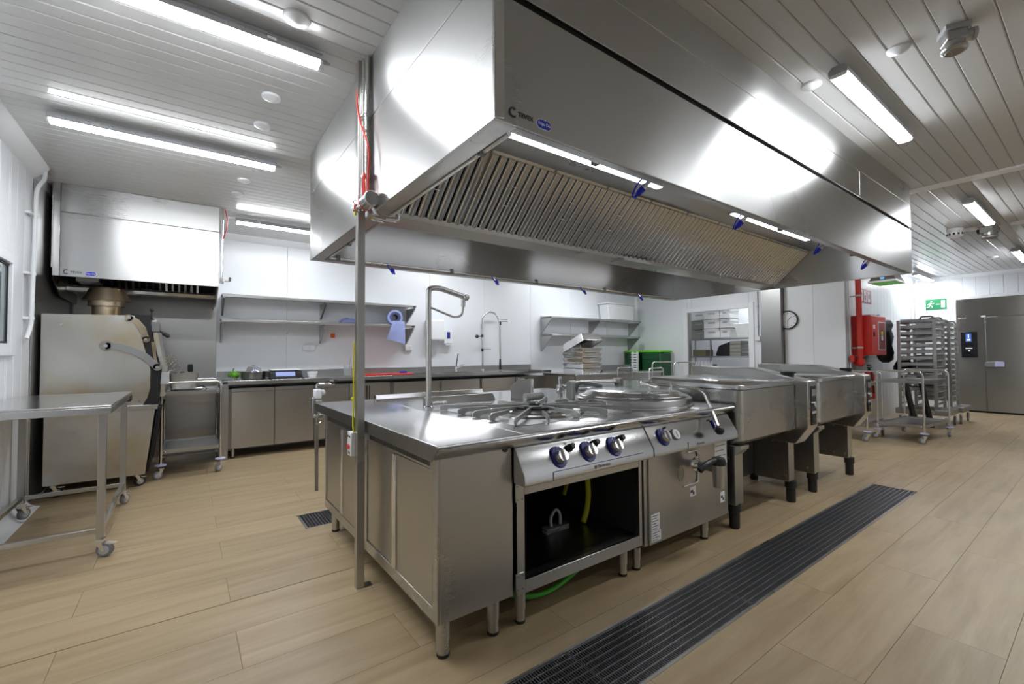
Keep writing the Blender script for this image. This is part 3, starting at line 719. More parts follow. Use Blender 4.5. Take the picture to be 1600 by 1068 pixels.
# -- B: open-base gas range with one big star grate
rg = thing('gas_range', 'steel gas range with open base and large star-shaped grate', 'gas range', (1.69, 2.1, 0))
BX0, BX1, BY0, BY1 = 1.245, 2.160, 1.665, 2.62
m = MB(); m.box((BX0, BY0, .145), (BX0+.045, BY0+.03, .66)); m.box((BX1-.03, BY0, .145), (BX1-.005, BY0+.03, .66)); m.box((BX0+.045, BY0, .145), (BX1-.03, BY0+.03, .205)); m.box((BX0+.045, BY0, .60), (BX1-.03, BY0+.03, .66))
build(m, 'front_frame', 'steel', rg, bevel=.002)
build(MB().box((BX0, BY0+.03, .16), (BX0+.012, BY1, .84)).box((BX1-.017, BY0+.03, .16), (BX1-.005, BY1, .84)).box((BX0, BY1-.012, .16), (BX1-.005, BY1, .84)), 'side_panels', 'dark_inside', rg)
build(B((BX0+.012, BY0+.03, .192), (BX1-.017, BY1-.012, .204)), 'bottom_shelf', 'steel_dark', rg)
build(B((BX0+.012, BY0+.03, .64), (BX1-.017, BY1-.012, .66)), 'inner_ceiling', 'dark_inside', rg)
build(B((BX0, BY0+.03, .66), (BX1-.005, BY1-.012, .845)), 'burner_box', 'steel_dark', rg)
build(B((BX1-.005, BY0+.005, .16), (BX1+.012, BY0+.03, .66)), 'gap_strip', 'black_gap', rg)
for z in (.575, .165):
    h = build(B((BX0-.012, BY0-.008, z), (BX0+.035, BY0, z+.085)), 'hinge_plate', 'steel', rg, bevel=.002)
    for (x, zz) in ((BX0-.003, z+.012), (BX0-.003, z+.073), (BX0+.026, z+.012), (BX0+.026, z+.073)): build(MB().cyl((x, BY0-.008, zz), (x, BY0-.011, zz), .004, n=8), 'screw', 'steel_dark', h)
def control_panel(parent, x0, x1):
    pr = [(1.663, .830), (1.652, .826), (1.582, .712), (1.580, .668), (1.586, .664), (1.665, .664)]
    return build(MB().prism(pr, 'x', x0, x1), 'control_panel', 'steel_top', parent, bevel=.002)
CPN = Vector((0, -(.838-.712), -(1.582-1.655)*-1)).normalized()
CPN = Vector((0, -.126, .073)).normalized()     # outward normal of the sloping panel
CPU = Vector((0, .073, .126)).normalized()      # up along the panel
def cp(x, s, d=0.0): return Vector((x, 1.582, .712))+CPU*s+CPN*d
cpb = control_panel(rg, BX0-.018, BX1-.002)
worktop(rg, 1.2565, 2.1615, 1.60, 2.66)
build(B((1.40, 1.579, .705), (2.06, 1.583, .708)), 'trim_line', 'knob_blue', cpb)
build(B((1.395, 1.5785, .668), (1.3965, 1.583, .706)), 'panel_joint', 'black_gap', cpb)
text('Electrolux', .022, (1.70, 1.5795, .687), (1, 0, 0), (0, 0, 1), 'print_mid', cpb)
build(MB().box((1.675, 1.579, .678), (1.692, 1.5800, .695)), 'logo', 'print_mid', cpb)
def knob(parent, x, s=.066):
    """blue back plate with bright round dial and grip bar"""
    prof = rrect(0, 0, .078, .108, .034, 5); n = len(prof); m = MB()
    v = [cp(x+a, s+b, .001) for a, b in prof]+[cp(x+a*.94, s+b*.94, .010) for a, b in prof]
    m.add(v, [tuple(range(n))[::-1], tuple(range(n, 2*n))]+[(i, (i+1) % n, n+(i+1) % n, n+i) for i in range(n)])
    k = build(m, 'knob', 'knob_blue', parent)
    build(MB().cyl(cp(x+.004, s-.004, .01), cp(x+.004, s-.004, .022), .033, .032, n=26), 'collar', 'print_mid', k)
    build(MB().cyl(cp(x+.004, s-.004, .022), cp(x+.004, s-.004, .040), .031, .029, n=26), 'dial', 'steel_bright', k)
    m = MB(); c = [cp(x+.004+a, s-.004+b, d) for d in (.040, .052) for (a, b) in ((-.007, -.03), (.007, -.03), (.007, .03), (-.007, .03))]
    m.add(c, [(0,3,2,1),(4,5,6,7),(0,1,5,4),(1,2,6,5),(2,3,7,6),(3,0,4,7)]); build(m, 'grip', 'steel_bright', k, bevel=.003)
    build(MB().box((x-.001, 0, 0), (x+.001, .001, .012)).xform(Matrix.Translation(cp(0, s+.036, .0105))), 'mark', 'print_white', k)
    return k
def button(parent, x, s=.10, r=.017):
    b = build(MB().cyl(cp(x, s, .001), cp(x, s, .012), r*1.15, n=20), 'igniter_button', 'black_rubber', parent)
    build(MB().cyl(cp(x, s, .012), cp(x, s, .036), r*.95, r*.88, n=20), 'button_head', 'black_plastic', b, bevel=.003)
for x in (1.455, 1.655, 1.853): knob(rg, x, .058)
for x in (1.545, 1.722, 1.920): button(rg, x, .092)
for x, c in ((1.527, 'print_mid'), (1.700, 'red_plastic')):
    build(MB().tube([cp(x+.007*math.cos(a), .118+.007*math.sin(a), .001) for a in [2*PI*i/14 for i in range(14)]], .0011, 5, closed=True), 'symbol', c, cpb)
# burner
GC = (1.79, 2.205)
build(MB().prism([(GC[0]+a, GC[1]+b) for a, b in rrect(0, 0, .86, .82, .05)], 'z', WT, WT+.003), 'burner_plate', 'steel_top', rg, bevel=.001)
build(MB().lathe([(.31, .003), (.315, .010), (.295, .016), (.28, .010), (.275, .004), (.31, .003)], (GC[0], GC[1], WT), 44), 'drip_ring', 'steel_bright', rg)
build(MB().lathe([(.278, .0035), (.20, .0045), (0, .0045)], (GC[0], GC[1], WT), 44), 'burner_bowl', 'steel_dark', rg)
br = build(MB().lathe([(.19, .004), (.19, .012), (.15, .026), (.05, .030), (.0, .030)], (GC[0], GC[1], WT), 36), 'burner', 'steel_dark', rg)
for r_ in (.07, .13): build(MB().lathe([(r_+.012, .026), (r_+.012, .038), (r_, .038), (r_, .026), (r_+.012, .026)], (GC[0], GC[1], WT), 30), 'burner_ring', 'black_plastic', br)
def fin(end, inner, h0=.012, h1=.042, t=.005):
    a = Vector((end[0], end[1], 0)); c = Vector((GC[0], GC[1], 0)); d = (c-a).normalized(); L = (c-a).length-inner; sd = Vector((-d.y, d.x, 0))*t
    prof = [(0, .004), (0, .030), (.025, h1), (L, h1+.004), (L, .024), (.055, .016), (.045, .003)]
    m = MB(); n = len(prof); v = [a+d*p+sd+Vector((0, 0, WT+q)) for p, q in prof]+[a+d*p-sd+Vector((0, 0, WT+q)) for p, q in prof]
    m.add(v, [tuple(range(n))[::-1], tuple(range(n, 2*n))]+[(i, (i+1) % n, n+(i+1) % n, n+i) for i in range(n)])
    build(m, 'grate_fin', 'cast_grate', rg, bevel=.0015)
gx0, gx1, gy0, gy1 = 1.335, 2.245, 1.80, 2.61
for e in ((gx0, gy0), (gx1, gy0), (gx0, gy1), (gx1, gy1)): fin(e, .075)
for e in ((gx0, 2.205), (gx1, 2.205), (GC[0], gy0), (GC[0], gy1)): fin(e, .055)
for e in ((gx0, 2.03), (gx0, 2.38), (gx1, 2.03), (gx1, 2.38), (1.56, gy0), (2.02, gy0), (1.56, gy1), (2.02, gy1)): fin(e, .30)
leg(rg, 1.285, 1.70, .148, .027); leg(rg, 2.02, 1.70, .148, .026); leg(rg, 1.285, 2.55, .148, .022); leg(rg, 2.02, 2.55, .148, .022)
tag(build(MB().tube([(2.02, 2.0, .64), (2.05, 2.0, .50), (2.06, 2.0, .36), (2.04, 2.0, .27), (2.00, 1.99, .215)], .018, 10, .12), 'gas_hose', 'yellow_hose'), 'thick yellow gas hose hanging inside the open range base', 'hose')
tag(build(MB().tube([(2.11, 2.25, .64), (2.125, 2.25, .50), (2.12, 2.25, .40), (2.09, 2.26, .30)], .014, 10, .1), 'gas_hose', 'yellow_hose'), 'thinner yellow hose at the back right of the open range base', 'hose')
tag(build(MB().tube([(1.20, 1.95, .155), (1.30, 1.84, .06), (1.45, 1.79, .022), (1.60, 1.79, .026), (1.75, 1.80, .06), (1.87, 1.83, .10), (2.0, 1.88, .15)], .0125, 10, .1), 'green_hose', 'green_hose'), 'bright green hose looping under the gas range', 'hose')
sb = thing('scrub_brush', 'dark scrubbing brush with looped handle lying inside the open range base', 'brush', (1.80, 2.02, .204))
build(MB().prism(rrect(1.80, 2.02, .19, .06, .02), 'z', .222, .236), 'brush_plate', 'print_mid', sb, bevel=.003)
m = MB()
for i in range(16):
    for j in range(4): m.cyl((1.715+.0113*i, 1.998+.0145*j, .205), (1.715+.0113*i, 1.998+.0145*j, .223), .003, n=5)
k = build(m, 'bristles', 'grey_plastic', sb); k['kind'] = 'stuff'
build(MB().tube([(1.765, 2.02, .235), (1.755, 2.02, .29), (1.80, 2.02, .335), (1.835, 2.02, .30), (1.835, 2.02, .235)], .009, 8, .03), 'handle', 'grey_plastic', sb)

# -- C: boiling pan
kt = thing('boiling_pan', 'steel boiling kettle with round lid, draw-off tap and long bent lever', 'boiling pan', (2.63, 2.1, 0))
CX0, CX1 = 2.175, 3.10
build(B((CX0, BY0, .128), (CX1, 2.62, .845)), 'body', 'steel', kt, bevel=.003)
build(B((CX0+.035, BY0-.010, .130), (CX1-.004, BY0, .655)), 'front_door', 'steel_door', kt, bevel=.002)
cpc = control_panel(kt, CX0-.008, CX1+.004)
worktop(kt, 2.1635, CX1+.012, 1.60, 2.66)
knob(kt, 2.285, .058)
build(MB().cyl(cp(2.345, .112, .001), cp(2.345, .112, .008), .007, n=12), 'pilot_lamp', 'black_plastic', cpc)
gg = build(MB().cyl(cp(2.415, .060, .0), cp(2.415, .060, .010), .036, n=28), 'gauge', 'print_mid', kt)
build(MB().cyl(cp(2.415, .060, .010), cp(2.415, .060, .0115), .031, n=28), 'gauge_dial', 'print_white', gg)
build(MB().tube([cp(2.415, .043, .0125), cp(2.417, .075, .0125)], .002, 5), 'needle', 'print_dark', gg)
build(B((2.50, 1.5795, .712), (2.5025, 1.583, .668)), 'panel_joint', 'black_gap', cpc)
text('Electrolux', .020, (2.60, 1.5795, .690), (1, 0, 0), (0, 0, 1), 'print_mid', cpc)
pl = build(MB().add([cp(2.885+a, .066+b, d) for d in (.001, .012) for (a, b) in ((-.032, -.045), (.032, -.045), (.032, .045), (-.032, .045))], [(0,3,2,1),(4,5,6,7),(0,1,5,4),(1,2,6,5),(2,3,7,6),(3,0,4,7)]), 'lever_switch', 'knob_blue', kt, bevel=.006)
build(MB().cyl(cp(2.83, .112, .001), cp(2.83, .112, .006), .006, n=10), 'pilot_lamp', 'black_plastic', cpc)
# vat ring and lid
KC = (2.66, 2.135)
build(MB().lathe([(.43, 0), (.428, .010), (.415, .013), (.415, .052), (.40, .062), (.36, .064)], (KC[0], KC[1], WT), 64), 'vat_ring', 'steel_top', kt, smooth=50)
build(MB().lathe([(.385, .061), (.392, .067), (.385, .074), (.345, .080), (.335, .092), (.30, .101), (.15, .107), (0, .108)], (KC[0], KC[1], WT), 64), 'lid', 'steel_top', kt, smooth=50)
# lever: hinge end, along over the lid, bent down to a black ball in front
ball = Vector((2.765, 1.525, .765))
lv = build(MB().tube([(2.50, 1.79, 1.035), (2.585, 2.02, 1.058), (2.93, 1.73, 1.005), (ball.x, ball.y, ball.z)], .0125, 12, .07), 'lever', 'steel_tube', kt)
build(MB().sphere(ball, .030, 18), 'lever_ball', 'black_plastic', lv)
for (x, y) in ((2.535, 1.885), (2.76, 1.872)): build(MB().cyl((x, y, .98), (x, y, 1.04), .012, n=14), 'lever_stud', 'steel_bright', lv)
# draw-off tap on the door
tp = build(MB().lathe([(.052, 0), (.050, .006), (.034, .022), (.028, .03), (.0, .03)], (2.70, BY0-.010, .535), 28, (0, -1, 0)), 'draw_off_tap', 'chrome', kt)
build(MB().cyl((2.70, BY0-.03, .535), (2.70, 1.50, .53), .026, n=18), 'tap_neck', 'grey_rubber', tp)
build(MB().cyl((2.70, 1.50, .575), (2.70, 1.50, .42), .040, .034, n=24), 'tap_spout', 'steel_door', tp)
build(MB().lathe([(.044, 0), (.045, .02), (.038, .042), (.015, .05), (0, .05)], (2.70, 1.50, .560), 24), 'tap_cap', 'black_plastic', tp)
build(MB().tube([(2.70, 1.50, .585), (2.64, 1.505, .590), (2.575, 1.515, .575), (2.53, 1.525, .545)], .019, 10, .05), 'tap_handle', 'black_plastic', tp)
build(MB().tube([(2.55, 1.652, .475-.06), (2.66, 1.650, .415), (2.715, 1.648, .42), (2.72, 1.648, .47), (2.72, 1.648, .60), (2.70, 1.648, .625), (2.60, 1.65, .625)], .006, 8, .02), 'tap_guard', 'steel_tube', tp)
def label_plate(x0, x1, z0, z1, rows, name='label_plate'):
    o = build(B((x0, BY0-.0118, z0), (x1, BY0-.0102, z1)), name, 'print_white', kt)
    for i in range(rows):
        z = z1-(z1-z0)*(i+.6)/(rows+.3); build(B((x0+.008, BY0-.0124, z-.004), (x1-.012-.02*(i % 2), BY0-.0117, z+.001)), 'print_line', 'print_mid', o)
label_plate(2.93, 3.085, .49, .64, 4)
label_plate(2.225, 2.305, .21, .305, 6); label_plate(2.225, 2.315, .145, .205, 4)
label_plate(2.63, 2.695, .335, .395, 0); label_plate(2.995, 3.05, .225, .295, 0)
for (x, z, w) in ((2.648, .366, .028), (2.668, .352, .018), (3.012, .262, .022), (3.030, .245, .016)): build(B((x-w/2, BY0-.0126, z-.008), (x+w/2, BY0-.0117, z+.010)), 'pictogram', 'print_dark', kt)
for (x, z) in ((2.53, .50),): build(MB().tube([(x+.03*math.cos(a), BY0-.011, z+.045*math.sin(a)) for a in [2*PI*i/24 for i in range(24)]], .0012, 5, closed=True), 'cover_outline', 'steel_dark', kt)
leg(kt, 2.14, 1.70, .13, .025); leg(kt, 2.86, 1.70, .13, .027); leg(kt, 2.14, 2.55, .13, .022); leg(kt, 2.86, 2.55, .13, .022)
# hinge bridge behind the lid
hb = build(MB().cyl((2.54, 2.625, 1.008), (3.12, 2.625, 1.003), .030, n=20), 'hinge_tube', 'steel_tube', kt)
build(MB().prism([(2.58, WT), (2.66, WT), (2.66, 1.0), (2.65, 1.03), (2.62, 1.045), (2.59, 1.03), (2.58, 1.0)], 'x', 2.49, 2.56), 'hinge_block', 'steel', kt, bevel=.006)
build(B((3.06, 2.58, WT), (3.11, 2.66, 1.045)), 'hinge_block', 'steel', kt, bevel=.008)
build(MB().tube([(2.53, 2.60, .93), (2.54, 2.57, 1.03), (2.60, 2.50, 1.02), (2.66, 2.42, 1.00)], .014, 10, .04), 'hinge_arm', 'grey_rubber', kt)
build(MB().cyl((2.64, 2.52, .998), (2.88, 2.50, .998), .018, n=14), 'hinge_rod', 'white_plastic', kt)
# safety valve
sv = build(MB().lathe([(.032, 0), (.032, .018), (.020, .02), (.020, .05), (.036, .06), (.040, .08), (.022, .10), (.030, .105), (.030, .118), (.014, .125), (.016, .13), (.016, .185), (.008, .19), (0, .19)], (2.385, 2.61, WT), 18), 'safety_valve', 'chrome', kt)
m = MB()
for i in range(14): m.lathe([(.026, 0), (.030, .004), (.030, .008), (.026, .012)], (2.10+.0125*i, 2.70, WT+.035), 16, (1, 0, 0))
hz = tag(build(m, 'ribbed_hose', 'steel_shelf'), 'short ribbed steel hose lying on the island between grate and kettle', 'hose')
# -- rear row of the island
rr = thing('rear_cooking_block', 'steel cooking block forming the rear side of the island', 'cooking block', (2.15, 3.1, 0))
build(B((1.262, 2.665, .148), (3.12, 3.50, .845)), 'body', 'steel', rr, bevel=.003)
build(B((1.258, 2.664, .865), (3.12, 3.66, WT)), 'worktop', 'steel_top', rr, bevel=.002)
build(MB().prism([(3.60, WT), (3.615, WT+.035), (3.66, WT+.035), (3.66, WT)], 'x', 1.262, 2.30), 'raised_rim', 'steel_top', rr, bevel=.002)
build(MB().prism([(2.98, WT), (3.02, WT+.05), (3.05, WT+.05), (3.05, WT)], 'x', 1.42, 2.02), 'splash_rail', 'steel_door', rr, bevel=.002)
MF = Matrix.Translation((2.22, 2.905, 0)) @ Matrix.Rotation(math.radians(-56.3), 4, 'Z')
build(MB().prism([(-.09, WT), (.09, WT), (.09, 1.055), (-.02, 1.055), (-.09, .995)], 'y', 0, .05).xform(MF), 'flue_box', 'steel_dark', rr, bevel=.002)
build(MB().box((.088, -.004, WT), (.094, .05, 1.055)).xform(MF), 'flue_edge', 'steel_bright', rr)
build(MB().box((.03, .015, 1.055), (.05, .035, 1.068)).xform(MF), 'flue_handle', 'black_plastic', rr)
for x in (1.32, 2.2, 3.05): leg(rr, x, 3.42, .15, .024)
# -- tall swivel filling tap on the island
wtp = thing('filling_tap', 'tall chrome swivel filling tap standing on the island worktop', 'tap', (1.345, 2.80, WT))
build(MB().lathe([(.034, 0), (.034, .01), (.024, .018), (.024, .05), (0, .05)], (1.345, 2.80, WT), 22), 'base', 'chrome', wtp)
build(MB().tube([(1.345, 2.80, .93), (1.345, 2.80, 1.72), (1.42, 2.78, 1.722), (1.60, 2.73, 1.665)], .0195, 14, .05), 'riser', 'steel_tube', wtp)
build(MB().tube([(1.36, 2.795, 1.585), (1.52, 2.75, 1.52), (1.572, 2.737, 1.535), (1.585, 2.733, 1.64)], .0085, 10, .04), 'brace', 'steel_tube', wtp)
build(MB().sphere((1.60, 2.73, 1.665), .026, 14).cyl((1.58, 2.733, 1.60), (1.58, 2.733, 1.655), .016), 'outlet', 'chrome', wtp)
build(MB().cyl((1.37, 2.79, .925), (1.44, 2.77, .925), .012).sphere((1.45, 2.768, .925), .017, 12), 'valve', 'chrome', wtp)

# -- two tilting braising pans
def braising_pan(label):
    t = thing('braising_pan', label, 'braising pan', (3.16, 1.585, 0), 'tilting braising pans'); X = 3.16; Y = 1.585
    # pan body with rounded vertical edges
    prof = rrect(.46, .39, .92, .78, .05, 6)
    m = MB().prism(prof, 'z', .645, 1.000); [v for v in m.v]
    n = len(prof); m2 = MB()
    v = [Vector((a+(0 if b > .3 else 0), b+.03*(1 if b < .39 else 0), .600)) for a, b in [(.46+(a-.46)*.97, .39+(b-.39)*.95) for a, b in prof]]
    v += [Vector((a, b, .635)) for a, b in prof]+[Vector((a, b, .992)) for a, b in prof]
    m2.add(v, [tuple(range(n))[::-1], tuple(range(2*n, 3*n))]+[(i+k*n, (i+1) % n+k*n, n+(i+1) % n+k*n, n+i+k*n) for k in (0, 1) for i in range(n)])
    build(m2, 'pan', 'steel', t, local=True)
    prof2 = rrect(.46, .385, .925, .80, .05, 6)
    v = [Vector((a, b, .998)) for a, b in prof2]+[Vector((a, b, 1.026+.018*b)) for a, b in prof2]+[Vector((.46+(a-.46)*.97, .385+(b-.385)*.96, 1.036+.03*b)) for a, b in prof2]
    m = MB(); m.add(v, [tuple(range(n))[::-1], tuple(range(2*n, 3*n))]+[(i+k*n, (i+1) % n+k*n, n+(i+1) % n+k*n, n+i+k*n) for k in (0, 1) for i in range(n)])
    build(m, 'lid', 'steel_top', t, local=True)
    build(B((.03, .02, .990), (.89, .76, 1.0)), 'lid_seal', 'black_gap', t, local=True)
    tower = [(-.08, 1.012), (-.07, 1.026), (.36, 1.122), (.95, 1.130), (.95, .55), (.02, .50), (-.08, .645)]
    tw = build(MB().prism(tower, 'x', .926, 1.118), 'control_tower', 'steel', t, local=True, bevel=.006)
    build(B((.985, -.085, .66), (1.085, -.078, .985)), 'control_face', 'black_plastic', tw, local=True, bevel=.003)
    build(B((.998, -.0875, .90), (1.072, -.0845, .955)), 'display', 'grey_rubber', tw, local=True)
    build(MB().cyl((1.035, -.085, .83), (1.035, -.099, .83), .024, n=18).box((1.030, -.109, .808), (1.040, -.099, .852)), 'selector_knob', 'chrome', tw, local=True)
    build(B((.998, -.0875, .755), (1.072, -.0845, .775)), 'bezel', 'grey_plastic', tw, local=True)
    build(B((.998, -.0875, .675), (1.072, -.0845, .74)), 'lower_display', 'black_glass', tw, local=True)
    build(MB().box((1.0, .06, 1.045), (1.05, .14, 1.085)).box((.99, .05, 1.078), (1.06, .15, 1.094)), 'tilt_handle', 'black_plastic', tw, local=True, bevel=.004)
    for (x0, x1, yf) in ((-.005, .105, .045), (.935, 1.04, .075)):
        c = build(MB().box((x0, yf, .175), (x1, .36, .598 if x0 < .5 else .52)), 'column', 'steel', t, local=True, bevel=.003)
        if x0 < .5: build(MB().prism([(.045, .53), (.0, .575), (.0, .60), (.045, .60)], 'x', x0-.004, x1+.004), 'column_cap', 'steel', c, local=True, bevel=.002)
        for z in (.22, .50):
            for y in (.10, .20): build(MB().cyl((x0, y, z), (x0-.004, y, z), .009, n=10), 'screw', 'steel_bright', c, local=True)
        f = build(MB().lathe([(.044, .18), (.044, .12), (.036, .115), (.036, .01), (.032, 0), (0, 0)], ((x0+x1)/2, .085, 0), 20), 'foot', 'black_rubber', t, local=True)
        build(MB().lathe([(.044, .18), (.044, .12), (.036, .115), (.036, .01), (.032, 0), (0, 0)], ((x0+x1)/2, .60, 0), 20), 'foot', 'black_rubber', t, local=True)
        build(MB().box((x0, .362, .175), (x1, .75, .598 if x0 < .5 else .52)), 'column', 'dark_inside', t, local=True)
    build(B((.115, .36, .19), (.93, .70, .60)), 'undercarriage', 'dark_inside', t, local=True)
    return t
bp1 = braising_pan('steel tilting braising pan with flat lid, next to the round kettle')
dup(bp1, (4.545, 1.585, 0), 'farther steel tilting braising pan, at the far end of the island')
# plate of bottles seen over the nearer pan, resting on the rear row
rp = thing('rear_braising_block', 'steel pan block behind the two braising pans at the rear of the island', 'cooking block', (4.3, 3.1, 0))
build(B((3.25, 2.66, .15), (5.55, 3.55, .86)), 'body', 'steel', rp, bevel=.004)
build(B((3.22, 2.64, .86), (5.58, 3.58, .93)), 'lid', 'steel_top', rp, bevel=.01)
for x in (3.35, 4.4, 5.45): 
    for y in (2.75, 3.45): leg(rp, x, y, .152, .03, 'black_rubber')
for i in range(7):
    bt = thing('squeeze_bottle', ('yellow squeeze bottle at the left end of the bottle row', 'white squeeze bottle right beside the yellow one', 'second white squeeze bottle from the yellow one', 'third white squeeze bottle from the yellow one', 'fourth white squeeze bottle from the yellow one', 'fifth white squeeze bottle from the yellow one', 'white squeeze bottle at the right end of the bottle row')[i], 'bottle', (4.46+.06*i, 2.74, .93), 'squeeze bottles behind the braising pan')
    build(MB().lathe([(.022, 0), (.024, .01), (.024, .15), (.020, .165), (0, .165)], (0, 0, 0), 14), 'bottle', 'yellow' if not i else 'print_white', bt, local=True)
    build(MB().lathe([(.020, .165), (.018, .185), (.006, .24 if i else .20), (0, .24 if i else .20)], (0, 0, 0), 12), 'spout', 'print_white', bt, local=True)

# ================================================================== LEFT SIDE
def caster(parent, x, y, r=.05, rz=0.0, local=False, brake=True, wheel='grey_rubber', z0=0.0, bumper=None):
    M = Matrix.Translation((x, y, z0)) @ Matrix.Rotation(rz, 4, 'Z'); q = lambda m: m.xform(M)
    fk = build(q(MB().box((-.024, -.024, r*2+.016), (.024, .024, r*2+.024)).cyl((0, 0, r*2+.004), (0, 0, r*2+.018), .022, n=14).prism([(-.02, r*2+.008), (.014, r*2+.008), (.034, r*.85), (.014, r*.85)], 'y', -.022, -.018).prism([(-.02, r*2+.008), (.014, r*2+.008), (.034, r*.85), (.014, r*.85)], 'y', .018, .022)), 'caster', 'steel_bright', parent, local=local)
    build(q(MB().lathe([(r*.86, -.015), (r, -.010), (r, .010), (r*.86, .015)], (.024, 0, r), 24, (0, 1, 0))), 'tyre', wheel, fk, local=local)
    build(q(MB().lathe([(0, -.017), (r*.62, -.017), (r*.62, .017), (0, .017)], (.024, 0, r), 20, (0, 1, 0))), 'wheel_hub', 'grey_plastic', fk, local=local)
    if brake: build(q(MB().prism([(.03, r*1.7), (.08, r*1.75), (.085, r*1.85), (.03, r*2.0)], 'y', -.014, .014)), 'brake_pedal', 'steel_bright', fk, local=local)
    if bumper: build(q(MB().lathe([(.045, 0), (.050, .004), (.050, .012), (.045, .016)], (0, 0, r*2+.045), 20)), 'bumper', bumper, fk, local=local)
    return fk
# -- mobile steel worktable at the left edge
tb = thing('worktable', 'wheeled stainless steel worktable standing against the left wall', 'table', (-.71, 4.43, 0))
TX0, TX1, TY0, TY1, TZ = -1.045, -.375, 3.775, 5.13, .955
build(MB().box((TX0, TY0, TZ-.012), (TX1, TY1, TZ)).box((TX0, TY0, TZ-.055), (TX1, TY0+.012, TZ-.012)).box((TX1-.012, TY0+.012, TZ-.055), (TX1, TY1, TZ-.012)).box((TX0, TY1-.012, TZ-.055), (TX1-.012, TY1, TZ-.012)), 'tabletop', 'steel_top', tb, bevel=.003)
for (x, y) in ((-.42, 3.83), (-.42, 5.05), (-1.015, 5.05), (-1.015, 3.83)):
    lg = build(B((x-.02, y-.02, .125), (x+.02, y+.02, TZ-.012)), 'leg', 'steel', tb, bevel=.002)
    caster(tb, x, y, .045, math.radians(-20 if y < 4 else 60))
    
for (a, b) in (((-1.0, 3.815, .155), (-.44, 3.845, .185)), ((-1.0, 5.035, .155), (-.44, 5.065, .185)), ((-.435, 3.85, .155), (-.405, 5.03, .185)), ((-1.03, 3.85, .155), (-1.0, 5.03, .185))):
    build(B(a, b), 'stretcher', 'steel', tb, bevel=.002)
build(B((-.41, 4.95, TZ-.075), (-.372, 5.10, TZ-.03)), 'end_bracket', 'black_plastic', tb, bevel=.002)
# -- charcoal oven
ov = thing('charcoal_oven', 'large stained steel charcoal oven on wheels under the left hood', 'oven', (-.66, 6.1, 0))
OY0, OY1 = 5.60, 6.60
up_prof = [(-1.03, .79), (-.33, .79), (-.295, .86), (-.275, .95), (-.275, 1.13), (-.325, 1.35), (-.36, 1.50), (-.405, 1.655), (-1.03, 1.645)]
build(MB().prism(up_prof, 'y', OY0, OY1), 'upper_body', 'steel_oven', ov, bevel=.003)
blk = [(-.46, .785), (-.235, .785), (-.205, .86), (-.190, 1.12), (-.255, 1.36), (-.285, 1.668), (-.45, 1.668)]
build(MB().prism(blk, 'y', OY0+.012, OY1-.012), 'black_shell', 'black_plastic', ov)
face = [(-.205, .86), (-.19, 1.12), (-.25, 1.36), (-.28, 1.62), (-.235, 1.62), (-.205, 1.36), (-.165, 1.13), (-.165, .86)]
build(MB().prism(face, 'y', OY0+.05, OY1-.05), 'oven_door', 'steel_oven', ov, bevel=.004)
low = [(-1.0, .125), (-.305, .125), (-.235, .745), (-1.0, .745)]
build(MB().prism(low, 'y', OY0-.005, OY1), 'lower_body', 'steel_oven', ov, bevel=.003)
build(B((-1.01, OY0-.012, .745), (-.215, OY1, .79)), 'ledge', 'steel', ov, bevel=.003)
build(MB().prism([(-.29, .14), (-.28, .14), (-.185, .76), (-.22, .76)], 'y', OY0+.01, OY1-.02), 'front_recess', 'black_gap', ov)
def arm(pts, w, th, y, name, mat):
    P = [Vector((a, 0, b)) for a, b in pts]; n = len(P); v = []
    for s in (y, y-th):
        for sg in (1, -1):
            for i in range(n):
                d = (P[min(i+1, n-1)]-P[max(i-1, 0)]).normalized(); nrm = Vector((-d.z, 0, d.x)); q = P[i]+nrm*w*sg; v.append(Vector((q.x, s, q.z)))
    f = []
    a0, a1, b0, b1 = 0, n, 2*n, 3*n
    for i in range(n-1):
        f += [(a0+i, a0+i+1, a1+i+1, a1+i), (b0+i, b1+i, b1+i+1, b0+i+1), (a0+i, b0+i, b0+i+1, a0+i+1), (a1+i, a1+i+1, b1+i+1, b1+i)]
    f += [(a0, a1, b1, b0), (a0+n-1, b0+n-1, b1+n-1, a1+n-1)]
    m = MB().add(v, f); m.cyl((P[0].x, y, P[0].z), (P[0].x, y-th, P[0].z), w*1.15, n=20).cyl((P[-1].x, y, P[-1].z), (P[-1].x, y-th, P[-1].z), w*1.1, n=20)
    o = build(m, name, mat, ov, bevel=.001)
    for p in (P[0], P[-1]): build(MB().cyl((p.x, y-th, p.z), (p.x, y-th-.012, p.z), .016, n=6), 'arm_bolt', 'steel_bright', o)
    return o
arm([(-.600, 1.362), (-.52, 1.355), (-.42, 1.322), (-.32, 1.262), (-.222, 1.155)], .032, .010, OY0-.012, 'lower_arm', 'steel_shelf')
build(MB().cyl((-.60, OY0, 1.362), (-.60, OY0-.012, 1.362), .05, n=24), 'arm_boss', 'steel_heat', ov)
arm([(-.440, 1.630), (-.385, 1.595), (-.34, 1.53), (-.312, 1.425)], .027, .010, OY0-.010, 'upper_arm', 'steel_heat')
for (x, z) in ((-.90, 1.55), (-.355, .83)): build(MB().cyl((x, OY0, z), (x, OY0-.008, z), .011, n=10), 'bolt', 'steel_bright', ov)
build(MB().cyl((-.262, OY0+.02, 1.40), (-.235, OY0+.02, 1.16), .016, n=12), 'door_strut', 'steel_heat', ov)
build(MB().cyl((-.275, OY0+.03, 1.62), (-.275, OY0+.03, 1.70), .007).sphere((-.275, OY0+.03, 1.715), .018, 12), 'vent_lever', 'black_plastic', ov)
build(MB().box((-.29, OY0+.02, 1.50), (-.21, OY0+.14, 1.60)), 'latch', 'grey_rubber', ov, bevel=.01)
